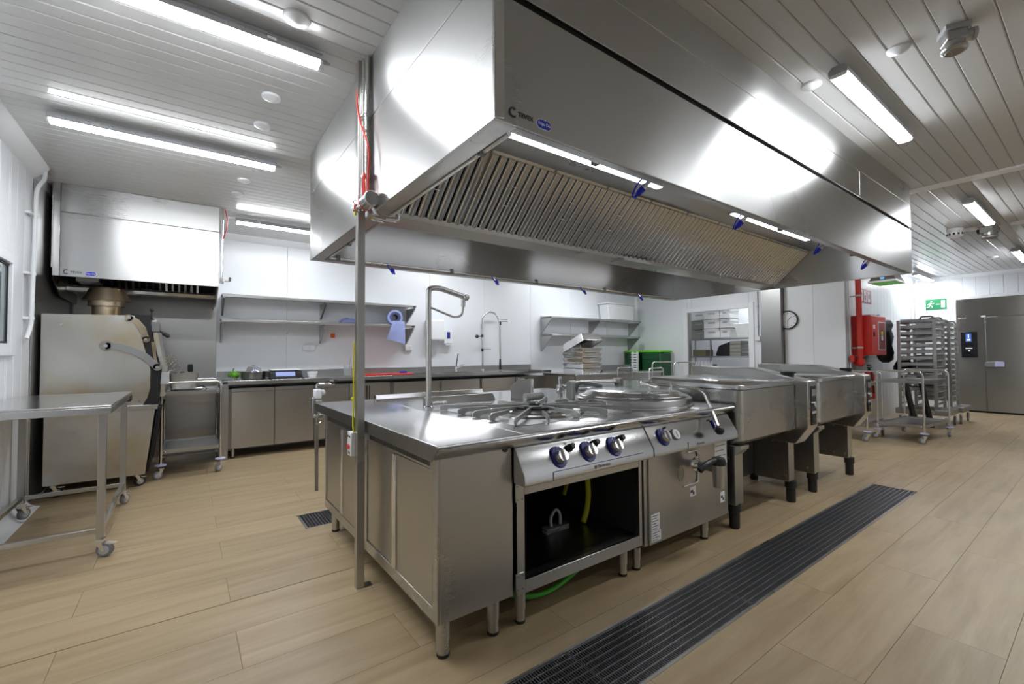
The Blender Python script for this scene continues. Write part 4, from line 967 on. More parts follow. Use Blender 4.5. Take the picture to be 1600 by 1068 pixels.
build(MB().cyl((-.23, OY0+.05, 1.52), (-.17, OY0+.05, 1.485), .010).cyl((-.185, OY0+.05, 1.49), (-.155, OY0+.05, 1.47), .019, n=14).sphere((-.148, OY0+.05, 1.465), .021, 12), 'door_handle', 'black_plastic', ov)
build(MB().box((-.205, OY0+.02, .98), (-.13, OY0+.05, 1.10)), 'door_bracket', 'grey_plastic', ov, bevel=.004)
fl = build(MB().lathe([(.115, 0), (.115, .13), (.145, .13), (.145, .185), (.195, .185), (.135, .31), (.125, .31), (.125, .20), (0, .20)], (-.66, 6.15, 1.645), 36), 'flue', 'steel_heat', ov)
for (x, y) in ((-.95, 5.68), (-.37, 5.68), (-.95, 6.5), (-.37, 6.5)): caster(ov, x, y, .045, math.radians(30), wheel='black_rubber')
# steel cladding around the oven
sp = thing('steel_splashback', 'brushed steel wall cladding behind and beside the charcoal oven', 'wall cladding', (-.35, 7.03, 0))
build(B((XL+.03, YB-.014, .02), (.325, YB-.002, 2.35)), 'back_sheet', 'steel_shelf', sp, bevel=.002)
build(B((XL+.002, 5.47, .02), (XL+.014, YB-.015, ZC-.11)), 'side_sheet', 'steel_shelf', sp, bevel=.002)
# oven hood
oh = thing('oven_hood', 'boxy brushed steel extractor hood over the charcoal oven', 'extractor hood', (-.38, 6.4, 1.98))
OX0, OX1, HYF = -1.02, .285, 5.84
build(B((OX0+.06, HYF, 2.02), (OX1, HYF+.012, 2.625)), 'front_panel', 'steel_hood', oh, bevel=.002)
build(B((OX0+.06, HYF, 2.628), (OX1, HYF+.012, ZC-.001)), 'front_panel', 'steel_hood', oh, bevel=.002)
build(B((OX0+.012, HYF-.003, 2.02), (OX0+.058, HYF+.012, ZC-.001)), 'corner_strip', 'steel_bright', oh, bevel=.002)
build(MB().prism([(HYF+.012, 2.02), (YB-.02, 1.98), (YB-.02, ZC-.001), (HYF+.012, ZC-.001)], 'x', OX0, OX0+.012), 'side_panel', 'steel_hood', oh)
build(MB().prism([(HYF+.012, 2.02), (HYF+.35, 1.86), (YB-.02, 1.86), (YB-.02, ZC-.001), (HYF+.012, ZC-.001)], 'x', OX1-.012, OX1), 'side_panel', 'steel_hood', oh)
build(MB().prism([(HYF+.012, 2.02), (HYF+.35, 1.86), (YB-.02, 1.86), (YB-.02, 1.96), (HYF+.012, 2.1)], 'x', OX0, OX0+.010), 'side_skirt', 'steel_dark', oh)
build(B((OX0+.012, HYF+.012, 2.06), (OX1-.012, HYF+.30, 2.068)), 'top_plate', 'steel', oh)
a, b = Vector((0, HYF+.30, 2.30)), Vector((0, HYF+.62, 1.99))
fb = build(MB().add([(OX0+.02, a.y+.03, a.z+.03), (OX1-.02, a.y+.03, a.z+.03), (OX1-.02, b.y+.03, b.z+.03), (OX0+.02, b.y+.03, b.z+.03)], [(0, 1, 2, 3)]), 'filter_backing', 'black_gap', oh)
m0 = None
for i in range(14):
    x = OX0+.36+i*.058
    if i == 6: x += .0
    o = build(MB().add([(x, a.y, a.z), (x+.022, a.y, a.z), (x+.022, b.y, b.z), (x, b.y, b.z), (x, a.y+.02, a.z+.02), (x+.022, a.y+.02, a.z+.02), (x+.022, b.y+.02, b.z+.02), (x, b.y+.02, b.z+.02)], [(0,3,2,1),(4,5,6,7),(0,1,5,4),(1,2,6,5),(2,3,7,6),(3,0,4,7)]), 'baffle', 'steel_filter', oh)
build(MB().prism([(b.y-.02, b.z), (b.y-.01, b.z-.035), (b.y+.12, b.z-.035), (b.y+.13, b.z)], 'x', OX0+.012, OX1-.012), 'grease_trough', 'steel', oh, bevel=.002)
build(B((OX0+.13, a.y-.02, 2.02), (OX0+.30, b.y-.03, 2.10)), 'blank_plate', 'steel', oh, bevel=.002)
tevex(oh, OX0+.105, HYF, 2.062, 1.0)
op = thing('gas_pipe', 'slim steel pipe with small tap at the right edge of the oven hood', 'pipe', (.31, 5.86, 2.05))
build(MB().cyl((.315, 5.86, 2.08), (.315, 5.86, ZC-.001), .011), 'tube', 'steel_tube', op)
build(MB().cyl((.315, 5.86, 2.06), (.315, 5.86, 2.12), .020).cyl((.315, 5.86, 2.09), (.385, 5.84, 2.095), .011).box((.375, 5.82, 2.085), (.40, 5.86, 2.135)), 'tap', 'chrome', op, bevel=.003)
tag(build(MB().tube([(.335, 5.86, ZC-.001), (.36, 5.85, 2.80), (.355, 5.85, 2.68), (.325, 5.85, 2.56)], .005, 8, .06), 'red_cable', 'red_cable'), 'thin red cable bowing beside the oven hood', 'cable')
# white drain pipe on the left wall
wp = thing('drain_pipe', 'white plastic pipe clipped to the left wall beside the window', 'pipe', (-1.03, 5.25, 1.40))
build(MB().tube([(-1.0, 5.47, ZC-.001), (-1.0, 5.47, 2.80), (-1.03, 5.36, 2.68), (-1.03, 5.30, 1.52), (-1.04, 5.22, 1.41)], .015, 12, .08), 'tube', 'white_plastic', wp)
for z in (2.45, 1.95, 1.58): build(MB().cyl((-1.03, 5.305+.05*(z-1.58), z-.010), (-1.03, 5.305+.05*(z-1.58), z+.010), .019, n=14).box((-1.07, 5.24, z-.010), (-1.035, 5.31+.05*(z-1.58), z+.010)), 'clip', 'white_plastic', wp)

# -- tube trolleys
def trolley(label, loc, L, D, H, rz=0.0, shelves=(.86, .26), group='tube frame trolleys'):
    """two bent tube end frames carrying sheet shelves; local x = L (between the end frames run along y=D)"""
    t = thing('service_trolley', label, 'trolley', loc, group, rz)
    R = .0125
    for y in (0, D):
        build(MB().tube([(0, y, .135), (0, y, H), (L, y, H), (L, y, .135)], R, 12, .07), 'end_frame', 'steel_tube', t, local=True)
    for i, z in enumerate(shelves):
        s = build(MB().box((.012, .012, z), (L-.012, D-.012, z+.006)).box((.012, .006, z-.012), (L-.012, .014, z+.028)).box((.012, D-.014, z-.012), (L-.012, D-.006, z+.028)).box((.006, .012, z-.012), (.014, D-.012, z+.028)).box((L-.014, .012, z-.012), (L-.006, D-.012, z+.028)), 'shelf', 'steel_shelf', t, local=True)
        for (x, y) in ((.03, .005), (L-.03, .005), (.03, D-.005), (L-.03, D-.005)): build(MB().sphere((x, y, z+.008), .010, 8), 'shelf_bolt', 'steel_bright', s, local=True)
    for j, (x, y) in enumerate(((0, 0), (L, 0), (0, D), (L, D))): caster(t, x, y, .042, math.radians(200+25*j), local=True, brake=False, bumper='lilac')
    return t
trolley('empty-based steel tube trolley with pans on top, between oven and counter', (-.195, 5.87, 0), .515, .72, .985, shelves=(.865, .26))
# things on that trolley
def gn_pan(name, label, c, L, Wd, Hh, mat='steel_bright', grp=None, M=None, hollow=True):
    """gastronorm pan: tapering walls, open top, rolled flange"""
    t = MB(); k = .90
    o = rrect(0, 0, L, Wd, .03, 4); i_ = rrect(0, 0, L*k, Wd*k, .03, 4); e = rrect(0, 0, L+.03, Wd+.03, .035, 4); n = len(o)
    rings = [(i_, 0), (o, Hh-.004), (e, Hh-.004), (e, Hh), (o, Hh), (i_, .006)]
    v = [Vector((a, b, z)) for r_, z in rings for a, b in r_]
    f = [(j*n+q, j*n+(q+1) % n, (j+1)*n+(q+1) % n, (j+1)*n+q) for j in range(5) for q in range(n)]+[tuple(range(n))[::-1], tuple(range(5*n, 6*n))]
    t.add(v, f)
    MM = Matrix.Translation(c) @ (M or Matrix.Identity(4)); t.xform(MM)
    return tag(build(t, name, mat), label, 'pan', grp)
gn_pan('roasting_tray', 'shallow steel tray lying on the trolley beside the oven', (.03, 6.02, .874), .30, .22, .04)
gn_pan('gastronorm_pan', 'deep steel pan holding utensils on the trolley beside the oven', (-.01, 6.25, .874), .26, .28, .20, mat='steel')
gr_ = thing('wire_grill', 'folding wire grill basket leaning out of the deep steel pan', 'grill', (-.10, 6.25, 1.0))
m = MB(); M = Matrix.Translation((-.035, 6.24, 1.00)) @ Matrix.Rotation(math.radians(-30), 4, 'Y')
m.tube([(-.07, -.08, 0), (.07, -.08, 0), (.07, -.08, .30), (-.07, -.08, .30)], .005, 6, closed=True)
m.xform(M); build(m, 'frame', 'chrome', gr_)
for i in range(8):
    m = MB(); z = .02+.035*i; m.tube([(-.07, -.08, z), (-.035, -.088, z+.018), (0, -.08, z), (.035, -.088, z+.018), (.07, -.08, z)], .0065, 6); m.xform(M); build(m, 'wire', 'chrome', gr_)
tg = thing('black_brush', 'black handled tool standing in the deep steel pan', 'utensil', (.045, 6.25, .95))
build(MB().cyl((.04, 6.25, .90), (.045, 6.25, 1.09), .014), 'shaft', 'steel_bright', tg)
build(MB().box((.02, 6.23, 1.08), (.072, 6.28, 1.17)), 'head', 'black_plastic', tg, bevel=.012)
tag(build(MB().tube([(.09, 6.05, .915), (.16, 6.06, .93), (.20, 6.08, .90), (.19, 6.10, .885)], .006, 8, .03), 'wire_hook', 'black_plastic'), 'black wire hook curling over the trolley edge', 'hook')

# ================================================================== BACK WALL
# -- counters
CY0, CZ = 6.40, .955
def counter(label, x0, x1, cells, left_post=True, name='counter_unit', ztop=.85):
    t = thing(name, label, 'counter', ((x0+x1)/2, 6.72, 0))
    build(B((x0, CY0+.05, .12), (x1, YB-.04, ztop)), 'body', 'steel_dark', t, bevel=.003)
    if left_post: build(B((x0, CY0+.012, .0), (x0+.075, CY0+.06, .90)), 'post', 'steel_shelf', t, bevel=.003)
    for c in cells:
        k, a, b, z0, z1 = c
        d = build(B((a+.004, CY0+.028, z0), (b-.004, CY0+.05, z1)), {'door': 'door', 'grille': 'grille_panel', 'panel': 'panel'}[k], 'steel_door', t, bevel=.003)
        if k == 'door': build(MB().prism([(CY0+.028, z1), (CY0+.015, z1+.004), (CY0+.015, z1+.045), (CY0+.04, z1+.045)], 'x', a+.004, b-.004), 'door_pull', 'steel_shelf', d)
        if k == 'grille':
            for i in range(6):
                x = a+.10+.035*i; build(B((x, CY0+.0265, z0+.06), (x+.014, CY0+.03, z1-.04)), 'grille_slot', 'black_gap', d)
            build(B((b-.14, CY0+.0265, z0+.05), (b-.03, CY0+.03, z0+.075)), 'display', 'black_plastic', d)
    for x in (x0+.13, x1-.10):
        leg(t, x, CY0+.10, .122, .022); leg(t, x, YB-.12, .122, .022)
    return t
cells = [('door', .455, .925, .125, .815), ('door', .930, 1.40, .125, .815), ('door', 1.405, 1.86, .125, .815), ('grille', 1.87, 2.46, .125, .86)]
counter('refrigerated steel counter with cabinet doors, beside the trolley', .35, 2.48, cells)
counter('steel sink cabinet unit right of the refrigerated counter', 2.49, 4.05, [('panel', 2.52, 3.30, .125, .85), ('panel', 3.31, 4.03, .125, .85)], left_post=False, name='sink_unit')
sk = counter('steel sink cabinet unit under the spray tap', 4.06, 5.60, [('panel', 4.08, 4.78, .125, .85), ('panel', 4.80, 5.58, .125, .85)], left_post=False, name='sink_unit')
for x in (4.72, 4.86): build(MB().tube([(x, CY0+.03, .70), (x, CY0+.005, .70), (x, CY0+.005, .82), (x, CY0+.03, .82)], .006, 8, .01), 'handle', 'steel_bright', sk)
wk = thing('worktop', 'long continuous steel worktop with upstand along the back wall', 'worktop', (2.97, 6.72, .86))
build(MB().box((.335, CY0, CZ-.05), (2.484, YB-.035, CZ)).box((.335, CY0, CZ-.062), (.41, CY0+.02, CZ-.05)), 'slab', 'steel_top', wk, bevel=.004)
m = MB(); xs = [2.486, 2.72, 3.28, 3.42, 3.98, 4.92, 5.45, 5.62]
m.box((2.486, CY0, CZ-.05), (5.62, CY0+.10, CZ)).box((2.486, 6.87, CZ-.05), (5.62, YB-.035, CZ))
for a, b in ((2.486, 2.72), (3.28, 3.42), (3.98, 4.92), (5.45, 5.62)): m.box((a, CY0+.10, CZ-.05), (b, 6.87, CZ))
build(m, 'slab', 'steel_top', wk)
for a, b in ((2.72, 3.28), (3.42, 3.98), (4.92, 5.45)):
    build(MB().box((a, 6.50, CZ-.045), (a+.01, 6.87, CZ-.001)).box((b-.01, 6.50, CZ-.045), (b, 6.87, CZ-.001)).box((a, 6.50, CZ-.045), (b, 6.51, CZ-.001)).box((a, 6.86, CZ-.045), (b, 6.87, CZ-.001)).box((a, 6.50, CZ-.05), (b, 6.87, CZ-.04)), 'basin', 'steel_dark', wk)
build(B((.335, YB-.035, CZ-.05), (5.62, YB-.016, CZ+.10)), 'upstand', 'steel_shelf', wk, bevel=.003)
build(MB().prism(rrect(.39, CZ-.025, .055, .022, .010), 'y', CY0-.003, CY0), 'maker_plate', 'black_plastic', wk)
# side table with pans, standing out from the back counter
t2 = thing('side_table', 'steel table with upstand carrying the stack of steel pans', 'table', (6.6, 5.98, 0))
build(B((5.40, 5.52, .87), (7.9, 6.38, .905)), 'tabletop', 'steel_top', t2, bevel=.003)
build(B((6.9, 6.36, .905), (7.9, 6.39, 1.02)), 'upstand', 'steel_dark', t2, bevel=.003)
build(B((5.44, 5.55, .12), (7.86, 5.57, .868)), 'front_panel', 'steel_door', t2, bevel=.002)
build(B((5.42, 5.57, .12), (5.44, 6.36, .868)), 'side_panel', 'steel_door', t2, bevel=.002)
for (x, y) in ((5.46, 5.58), (7.82, 5.58), (5.46, 6.32), (7.82, 6.32)): build(B((x-.02, y-.02, 0), (x+.02, y+.02, .87)), 'leg', 'steel', t2, bevel=.002)
zc = .905
for i in range(5):
    gn_pan('gastronorm_pan', ['lowest steel pan of the stack on the side table', 'second steel pan from the bottom of the stack on the side table', 'middle steel pan of the stack on the side table', 'second steel pan from the top of the stack, under the tilted one', 'flat topmost steel pan directly under the tilted one'][i], (5.87, 5.83, zc+.092*i), .48, .56, .088, grp='steel pans stacked on the side table')
gn_pan('gastronorm_pan', 'tilted steel pan lying slanted on top of the pan stack', (5.86, 5.82, 1.47), .50, .58, .15, grp='steel pans stacked on the side table', M=Matrix.Rotation(math.radians(-22), 4, 'X') @ Matrix.Rotation(math.radians(180), 4, 'X') @ Matrix.Translation((0, 0, -.06)))
tag(build(B((6.35, 5.86, .905), (6.45, 5.92, .945)), 'black_box', 'black_plastic', bevel=.006), 'small black block beside the stack of steel pans', 'box')
# -- wall shelves
def wall_shelf(label, x0, x1, zt, brackets, depth=.36, drop=.26):
    t = thing('wall_shelf', label, 'shelf', ((x0+x1)/2, YB-.02, zt-drop))
    build(MB().box((x0, YB-depth, zt-.008), (x1, YB-.004, zt)).box((x0, YB-depth, zt-.04), (x1, YB-depth+.008, zt-.008)).box((x0, YB-.012, zt), (x1, YB-.004, zt+.03)), 'shelf_board', 'steel_shelf', t, bevel=.002)
    for x in brackets:
        build(MB().prism([(YB-.004, zt-.04), (YB-depth+.02, zt-.04), (YB-depth+.02, zt-.055), (YB-.03, zt-drop), (YB-.004, zt-drop)], 'x', x-.011, x+.011), 'bracket', 'steel_shelf', t, bevel=.002)
    build(MB().prism(rrect(x1-.04, zt-.024, .05, .018, .008), 'y', YB-depth-.002, YB-depth), 'maker_plate', 'black_plastic', t)
    return t
wall_shelf('upper long steel wall shelf left of the tall tap', .37, 3.0, 2.055, (.385, 1.62, 2.985))
wall_shelf('lower long steel wall shelf left of the tall tap', .36, 2.98, 1.735, (.375, 1.61, 2.965), drop=.30)
wall_shelf('upper short steel wall shelf in the right back corner', 5.90, 8.72, 2.02, (5.915, 7.33, 8.70), drop=.34)
wall_shelf('lower short steel wall shelf behind the pan stack', 5.90, 8.68, 1.66, (5.915, 7.33, 8.66), drop=.34)
# roll of blue paper with hanging sheet, cloths
rl = thing('paper_roll', 'blue paper roll with a loose hanging sheet on the lower left shelf', 'paper roll', (2.70, 6.78, 1.735))
build(MB().lathe([(.045, -.12), (.115, -.12), (.115, .12), (.045, .12), (.045, -.12)], (2.68, 6.83, 1.852), 28, (.25, 1, 0)), 'roll', 'blue_cloth', rl)
build(MB().lathe([(.085, -.125), (.116, -.125), (.116, .1), (.085, .1), (.085, -.125)], (2.68, 6.83, 1.852), 28, (.25, 1, 0)), 'roll_face', 'blue_paper', rl)
v = []; 
for i in range(7):
    f_ = i/6; z = 1.79-.33*f_; y = 6.685-.01*math.sin(3*f_)
    for j in range(5): g = j/4; v.append((2.60+.20*g-.10*f_*(1-g)+.0*f_, y-.012*math.sin(5*g+3*f_), z-.03*g*f_+.05*(1-g)*f_))
m = MB().add(v+[(a, b+.003, c) for a, b, c in v], [(i*5+j, i*5+j+1, (i+1)*5+j+1, (i+1)*5+j) for i in range(6) for j in range(4)]+[(35+i*5+j, 35+(i+1)*5+j, 35+(i+1)*5+j+1, 35+i*5+j+1) for i in range(6) for j in range(4)])
build(m, 'loose_sheet', 'blue_paper', rl)
def heap(name, c, rx, ry, rz_, mat, label, cat, seed):
    rnd = random.Random(seed); m = MB(); n = 16; k = 5; v = []
    for j in range(k+1):
        a = PI/2*j/k
        for i in range(n):
            t = 2*PI*i/n; w = 1+.12*rnd.uniform(-1, 1); v.append((c[0]+rx*math.cos(t)*math.cos(a)*w, c[1]+ry*math.sin(t)*math.cos(a)*w, c[2]+rz_*math.sin(a)*(1+.2*rnd.uniform(-1, 1) if 0 < j else 0)))
    m.add(v, [(j*n+i, j*n+(i+1) % n, (j+1)*n+(i+1) % n, (j+1)*n+i) for j in range(k) for i in range(n)]+[tuple(range(n))[::-1], tuple(range(k*n, (k+1)*n))])
    return tag(build(m, name, mat, smooth=180), label, cat)
heap('folded_cloth', (1.97, 6.83, 1.735), .14, .10, .075, 'blue_cloth', 'crumpled dark blue cloth on the lower left shelf beside the post', 'cloth', 3)
# wall bits
def socket(x, z, w, label):
    t = thing('power_socket', label, 'power socket', (x, YB-.02, z-.05))
    build(B((x-w/2, YB-.045, z-.045), (x+w/2, YB-.002, z+.045)), 'box', 'white_plastic', t, bevel=.004)
    n = 2
    for i in range(n): build(B((x-w/2+.008+i*w/n, YB-.050, z-.036), (x-w/2+w/n-.008+i*w/n, YB-.044, z+.036)), 'cover', 'white_paint', t, bevel=.003)
socket(1.46, 1.372, .17, 'double white wall socket under the left shelves')
socket(3.00, 1.372, .13, 'white wall socket below the blue paper roll')
tag(build(B((1.765, YB-.006, 1.525), (1.83, YB-.002, 1.59)), 'wall_sticker', 'orange'), 'small square orange sticker on the wall under the shelf', 'sticker')
s = thing('wall_label', 'small white paper label on the wall under the left shelves', 'label', (1.19, YB-.004, 1.55)); build(B((1.15, YB-.006, 1.545), (1.24, YB-.002, 1.58)), 'paper', 'print_white', s); build(B((1.155, YB-.0065, 1.565), (1.18, YB-.0055, 1.572)), 'print_line', 'print_mid', s)
s = thing('wall_notice', 'small printed notice on the wall right of the spray tap', 'notice', (4.98, YB-.004, 1.87)); build(B((4.86, YB-.005, 1.86), (5.12, YB-.002, 1.95)), 'paper', 'print_white', s)
for z in (1.925, 1.885): build(B((4.89, YB-.0056, z), (5.07, YB-.0046, z+.012)), 'print_line', 'print_mid', s)
pd = thing('towel_dispenser', 'white rounded paper towel dispenser on the back wall', 'dispenser', (3.45, YB-.1, 1.50))
build(B((3.30, YB-.20, 1.50), (3.60, YB-.004, 1.86)), 'case', 'white_paint', pd, bevel=.03, seg=4); build(MB().cyl((3.45, YB-.12, 1.47), (3.45, YB-.12, 1.505), .03), 'outlet', 'white_plastic', pd)
sd = thing('soap_dispenser', 'white soap dispenser with dark window on the back wall', 'dispenser', (3.70, YB-.06, 1.42))
build(B((3.63, YB-.11, 1.45), (3.79, YB-.004, 1.68)), 'case', 'white_paint', sd, bevel=.012, seg=3); build(B((3.685, YB-.113, 1.54), (3.745, YB-.109, 1.655)), 'window', 'knob_blue', sd); build(B((3.66, YB-.10, 1.42), (3.76, YB-.03, 1.45)), 'push_bar', 'white_plastic', sd, bevel=.006)
# taps
fa = thing('mixer_tap', 'low single lever mixer tap at the sink', 'tap', (3.86, 6.93, CZ))
build(MB().lathe([(.03, 0), (.026, .06), (.020, .09), (0, .09)], (3.86, 6.93, CZ), 18).tube([(3.86, 6.93, CZ+.05), (3.92, 6.86, CZ+.12), (3.96, 6.80, CZ+.13)], .013, 10, .03), 'body', 'chrome', fa)
build(MB().tube([(3.86, 6.93, CZ+.09), (3.87, 6.93, CZ+.16), (3.90, 6.93, CZ+.32)], .009, 8, .03), 'lever', 'black_plastic', fa)
st = thing('spray_tap', 'tall pre-rinse spray tap with hooped hose on the back counter', 'tap', (4.40, 6.92, CZ))
build(MB().lathe([(.04, 0), (.035, .03), (.018, .04), (.018, .78), (0, .78)], (4.40, 6.92, CZ), 16), 'column', 'chrome', st)
build(MB().tube([(4.40, 6.92, CZ+.45), (4.38, 6.93, CZ+.80), (4.40, 6.92, CZ+1.0), (4.52, 6.88, CZ+1.10), (4.66, 6.84, CZ+1.06), (4.72, 6.82, CZ+.90), (4.73, 6.82, CZ+.22)], .018, 10, .15), 'hose', 'steel_tube', st)
build(MB().cyl((4.73, 6.82, CZ+.02), (4.73, 6.82, CZ+.22), .024, .016, n=14), 'spray_head', 'black_plastic', st)
for z in (.62, .36): build(MB().cyl((4.40, 6.92, CZ+z), (4.40, 6.92, CZ+z+.05), .024, n=14), 'clamp', 'black_plastic', st)
build(MB().cyl((4.40, 6.92, CZ+.64), (4.27, 6.89, CZ+.63), .009).sphere((4.27, 6.89, CZ+.63), .035, 12), 'knob', 'black_plastic', st)
build(MB().tube([(4.40, 6.92, CZ+.40), (4.56, 6.88, CZ+.40)], .006, 8), 'hook', 'chrome', st)
build(MB().cyl((4.73, 6.82, CZ+.85), (4.73, 6.82, CZ+.91), .024, n=14), 'hose_joint', 'black_plastic', st)
# -- things on the counter
pt = thing('steel_pot', 'round steel pot full of clear bags on the counter', 'pot', (.71, 6.64, CZ))
build(MB().lathe([(.125, 0), (.14, .012), (.145, .095), (.15, .10), (.137, .10), (.13, .03), (0, .03)], (.71, 6.64, CZ), 32), 'bowl', 'steel_dark', pt)
bg = heap('plastic_bag', (.72, 6.64, CZ+.035), .12, .12, .13, 'clear', 'clear plastic bag bulging out of the steel pot', 'bag', 5)
tag(build(MB().sphere((.73, 6.62, CZ+.135), .03, 10, (1.6, 1, .7)), 'blue_packet', 'blue_cap', smooth=180), 'small blue and white packet on the plastic bag in the pot', 'packet')
pe = thing('green_pepper', 'green bell pepper lying on the left end of the counter', 'vegetable', (.50, 6.70, CZ))
build(MB().add(*(lambda n, k: ([(.50+.058*math.sin(PI*j/k)*(1+.12*math.cos(4*2*PI*i/n))*math.cos(2*PI*i/n), 6.70+.058*math.sin(PI*j/k)*(1+.12*math.cos(4*2*PI*i/n))*math.sin(2*PI*i/n), CZ+.055-.05*math.cos(PI*j/k)) for j in range(k+1) for i in range(n)], [(j*n+i, j*n+(i+1) % n, (j+1)*n+(i+1) % n, (j+1)*n+i) for j in range(k) for i in range(n)]))(24, 10)), 'flesh', 'pepper_green', pe, smooth=180)
build(MB().tube([(.50, 6.70, CZ+.10), (.49, 6.70, CZ+.125), (.505, 6.695, CZ+.145)], .007, 8, .01), 'stem', 'pepper_green', pe)
heap('plastic_bag', (.455, 6.60, CZ), .09, .10, .035, 'clear', 'flat clear plastic bag at the left end of the counter', 'bag', 8)
sc = thing('weighing_scale', 'grey digital kitchen scale with white platter on the counter', 'scale', (1.09, 6.66, CZ))
build(MB().prism([(6.48, CZ+.012), (6.48, CZ+.030), (6.52, CZ+.100), (6.82, CZ+.100), (6.82, CZ+.012)], 'x', .88, 1.27), 'body', 'black_plastic', sc, bevel=.012)
build(MB().add([(.95, 6.482, CZ+.036), (1.18, 6.482, CZ+.036), (1.18, 6.512, CZ+.090), (.95, 6.512, CZ+.090), (.95, 6.49, CZ+.032), (1.18, 6.49, CZ+.032), (1.18, 6.52, CZ+.086), (.95, 6.52, CZ+.086)], [(0,1,2,3),(4,7,6,5),(0,4,5,1),(1,5,6,2),(2,6,7,3),(3,7,4,0)]), 'display', 'blue_paper', sc)
build(B((.90, 6.51, CZ+.109), (1.25, 6.82, CZ+.122)), 'platter', 'print_white', sc, bevel=.005)
for x in (.94, 1.21): build(B((x-.015, 6.58, CZ+.099), (x+.015, 6.78, CZ+.110)), 'platter_support', 'black_plastic', sc)
for x in (.92, 1.28):
    for y in (6.53, 6.79): build(MB().cyl((x, y, CZ), (x, y, CZ+.014), .015, n=12), 'foot', 'black_rubber', sc)
bw = tag(build(MB().lathe([(.045, 0), (.050, .006), (.072, .075), (.068, .075), (.045, .014), (0, .014)], (1.46, 6.80, CZ), 28), 'white_bowl', 'print_white'), 'small white bowl near the back of the counter', 'bowl')
gj = thing('glass_jug', 'clear glass jug with whisk on the counter behind the steel post', 'jug', (1.93, 6.72, CZ))
build(MB().lathe([(.05, 0), (.055, .005), (.06, .16), (.056, .16), (.05, .012), (0, .012)], (1.93, 6.72, CZ), 24), 'jug', 'clear', gj)
build(MB().tube([(1.94, 6.72, CZ+.02), (1.96, 6.71, CZ+.26)], .008, 8), 'whisk', 'chrome', gj)
tag(build(B((2.10, 6.47, CZ), (2.86, 6.83, CZ+.022)), 'cutting_board', 'red_plastic', bevel=.006), 'red plastic cutting board on the worktop behind the steel post', 'cutting board')
kn = thing('knife', 'knife with blue handle lying on the red cutting board', 'knife', (2.75, 6.62, CZ+.022))
build(B((2.70, 6.64, CZ+.022), (2.82, 6.67, CZ+.045)), 'handle', 'blue_cap', kn, bevel=.006); build(MB().prism([(2.50, 6.655), (2.56, 6.635), (2.70, 6.64), (2.70, 6.668)], 'z', CZ+.028, CZ+.031), 'blade', 'steel_bright', kn)
# white box on the right shelf
wb = thing('storage_box', 'white translucent storage box on the upper right wall shelf', 'box', (8.05, 6.86, 2.02))
build(MB().prism([(7.66, 2.02), (8.48, 2.02), (8.54, 2.38), (7.60, 2.38)], 'y', 6.73, 7.0), 'bin', 'white_plastic', wb, bevel=.02); build(B((7.56, 6.71, 2.38), (8.58, 7.02, 2.41)), 'lid', 'white_plastic', wb, bevel=.01)
# green bins in the back right corner, with a pile of white dishes
def bin_(x0, y0, y1, label):
    t = thing('green_bin', label, 'bin', (8.7, (y0+y1)/2, 0), 'dark green bins in the corner')
    build(MB().prism([(x0+.03, 0), (x0+.40, 0), (x0+.42, 1.28), (x0, 1.28)], 'y', y0, y1), 'body', 'bin_green', t, bevel=.02)
    build(B((x0-.02, y0-.02, 1.28), (x0+.43, y1+.02, 1.325)), 'lid', 'lime', t, bevel=.012)
    build(B((x0-.008, y0+.05, 1.12), (x0+.004, y1-.05, 1.2)), 'grip', 'bin_green', t, bevel=.01)
bin_(8.50, 6.02, 6.52, 'dark green bin with lime lid in the back corner, the nearer one'); bin_(8.50, 6.62, 6.99, 'dark green bin with lime lid in the back corner, against the back wall')
ps = thing('tray_rack', 'slim rack of white trays standing before the green bins', 'tray rack', (8.40, 6.60, 0))
build(B((8.36, 6.53, 0), (8.40, 6.56, 1.30)).box((8.36, 6.66, 0), (8.40, 6.69, 1.30)), 'uprights', 'white_plastic', ps)
for i in range(20): build(B((8.345, 6.52, .12+.059*i), (8.395, 6.70, .155+.059*i)), 'tray', 'print_white', ps, bevel=.003)
# can opener clamped on the far corner of the island
co = thing('can_opener', 'bench can opener with long steel bar clamped to the island corner', 'can opener', (.84, 3.74, .2))
build(B((.825, 3.735, .20), (.85, 3.76, 1.0)), 'bar', 'steel', co, bevel=.002)
build(MB().box((.815, 3.67, .865), (.86, 3.77, .915)).box((.80, 3.72, .79), (.815, 3.78, .93)).box((.80, 3.665, .775), (.87, 3.78, .80)), 'clamp', 'cast_grate', co, bevel=.006)
build(MB().box((.815, 3.71, .92), (.87, 3.785, .995)).cyl((.87, 3.75, .965), (.90, 3.75, .97), .022, n=14), 'head', 'white_plastic', co, bevel=.012)
build(MB().tube([(.84, 3.75, .99), (.84, 3.75, 1.035), (.97, 3.76, 1.03)], .010, 8, .02), 'crank', 'chrome', co)
build(MB().lathe([(.012, 0), (.03, .004), (.035, .016), (.02, .028), (0, .028)], (.965, 3.76, 1.035), 5), 'star_knob', 'black_plastic', co)
tag(build(MB().tube([(.80, 3.52, .84), (.79, 3.53, .78), (.80, 3.55, .74), (.83, 3.56, .76)], .007, 8, .02), 'hook', 'cast_grate'), 'small grey hook hanging at the far corner of the island', 'hook')
# trolleys behind the island
trolley('tube trolley behind the kettle, the nearer one', (6.35, 4.72, 0), .5, .62, 1.0, rz=math.radians(8), shelves=(.80, .26))
trolley('tall tube trolley standing before the green bins', (7.10, 4.75, 0), .52, .55, 1.09, rz=math.radians(-12), shelves=(.80, .26))

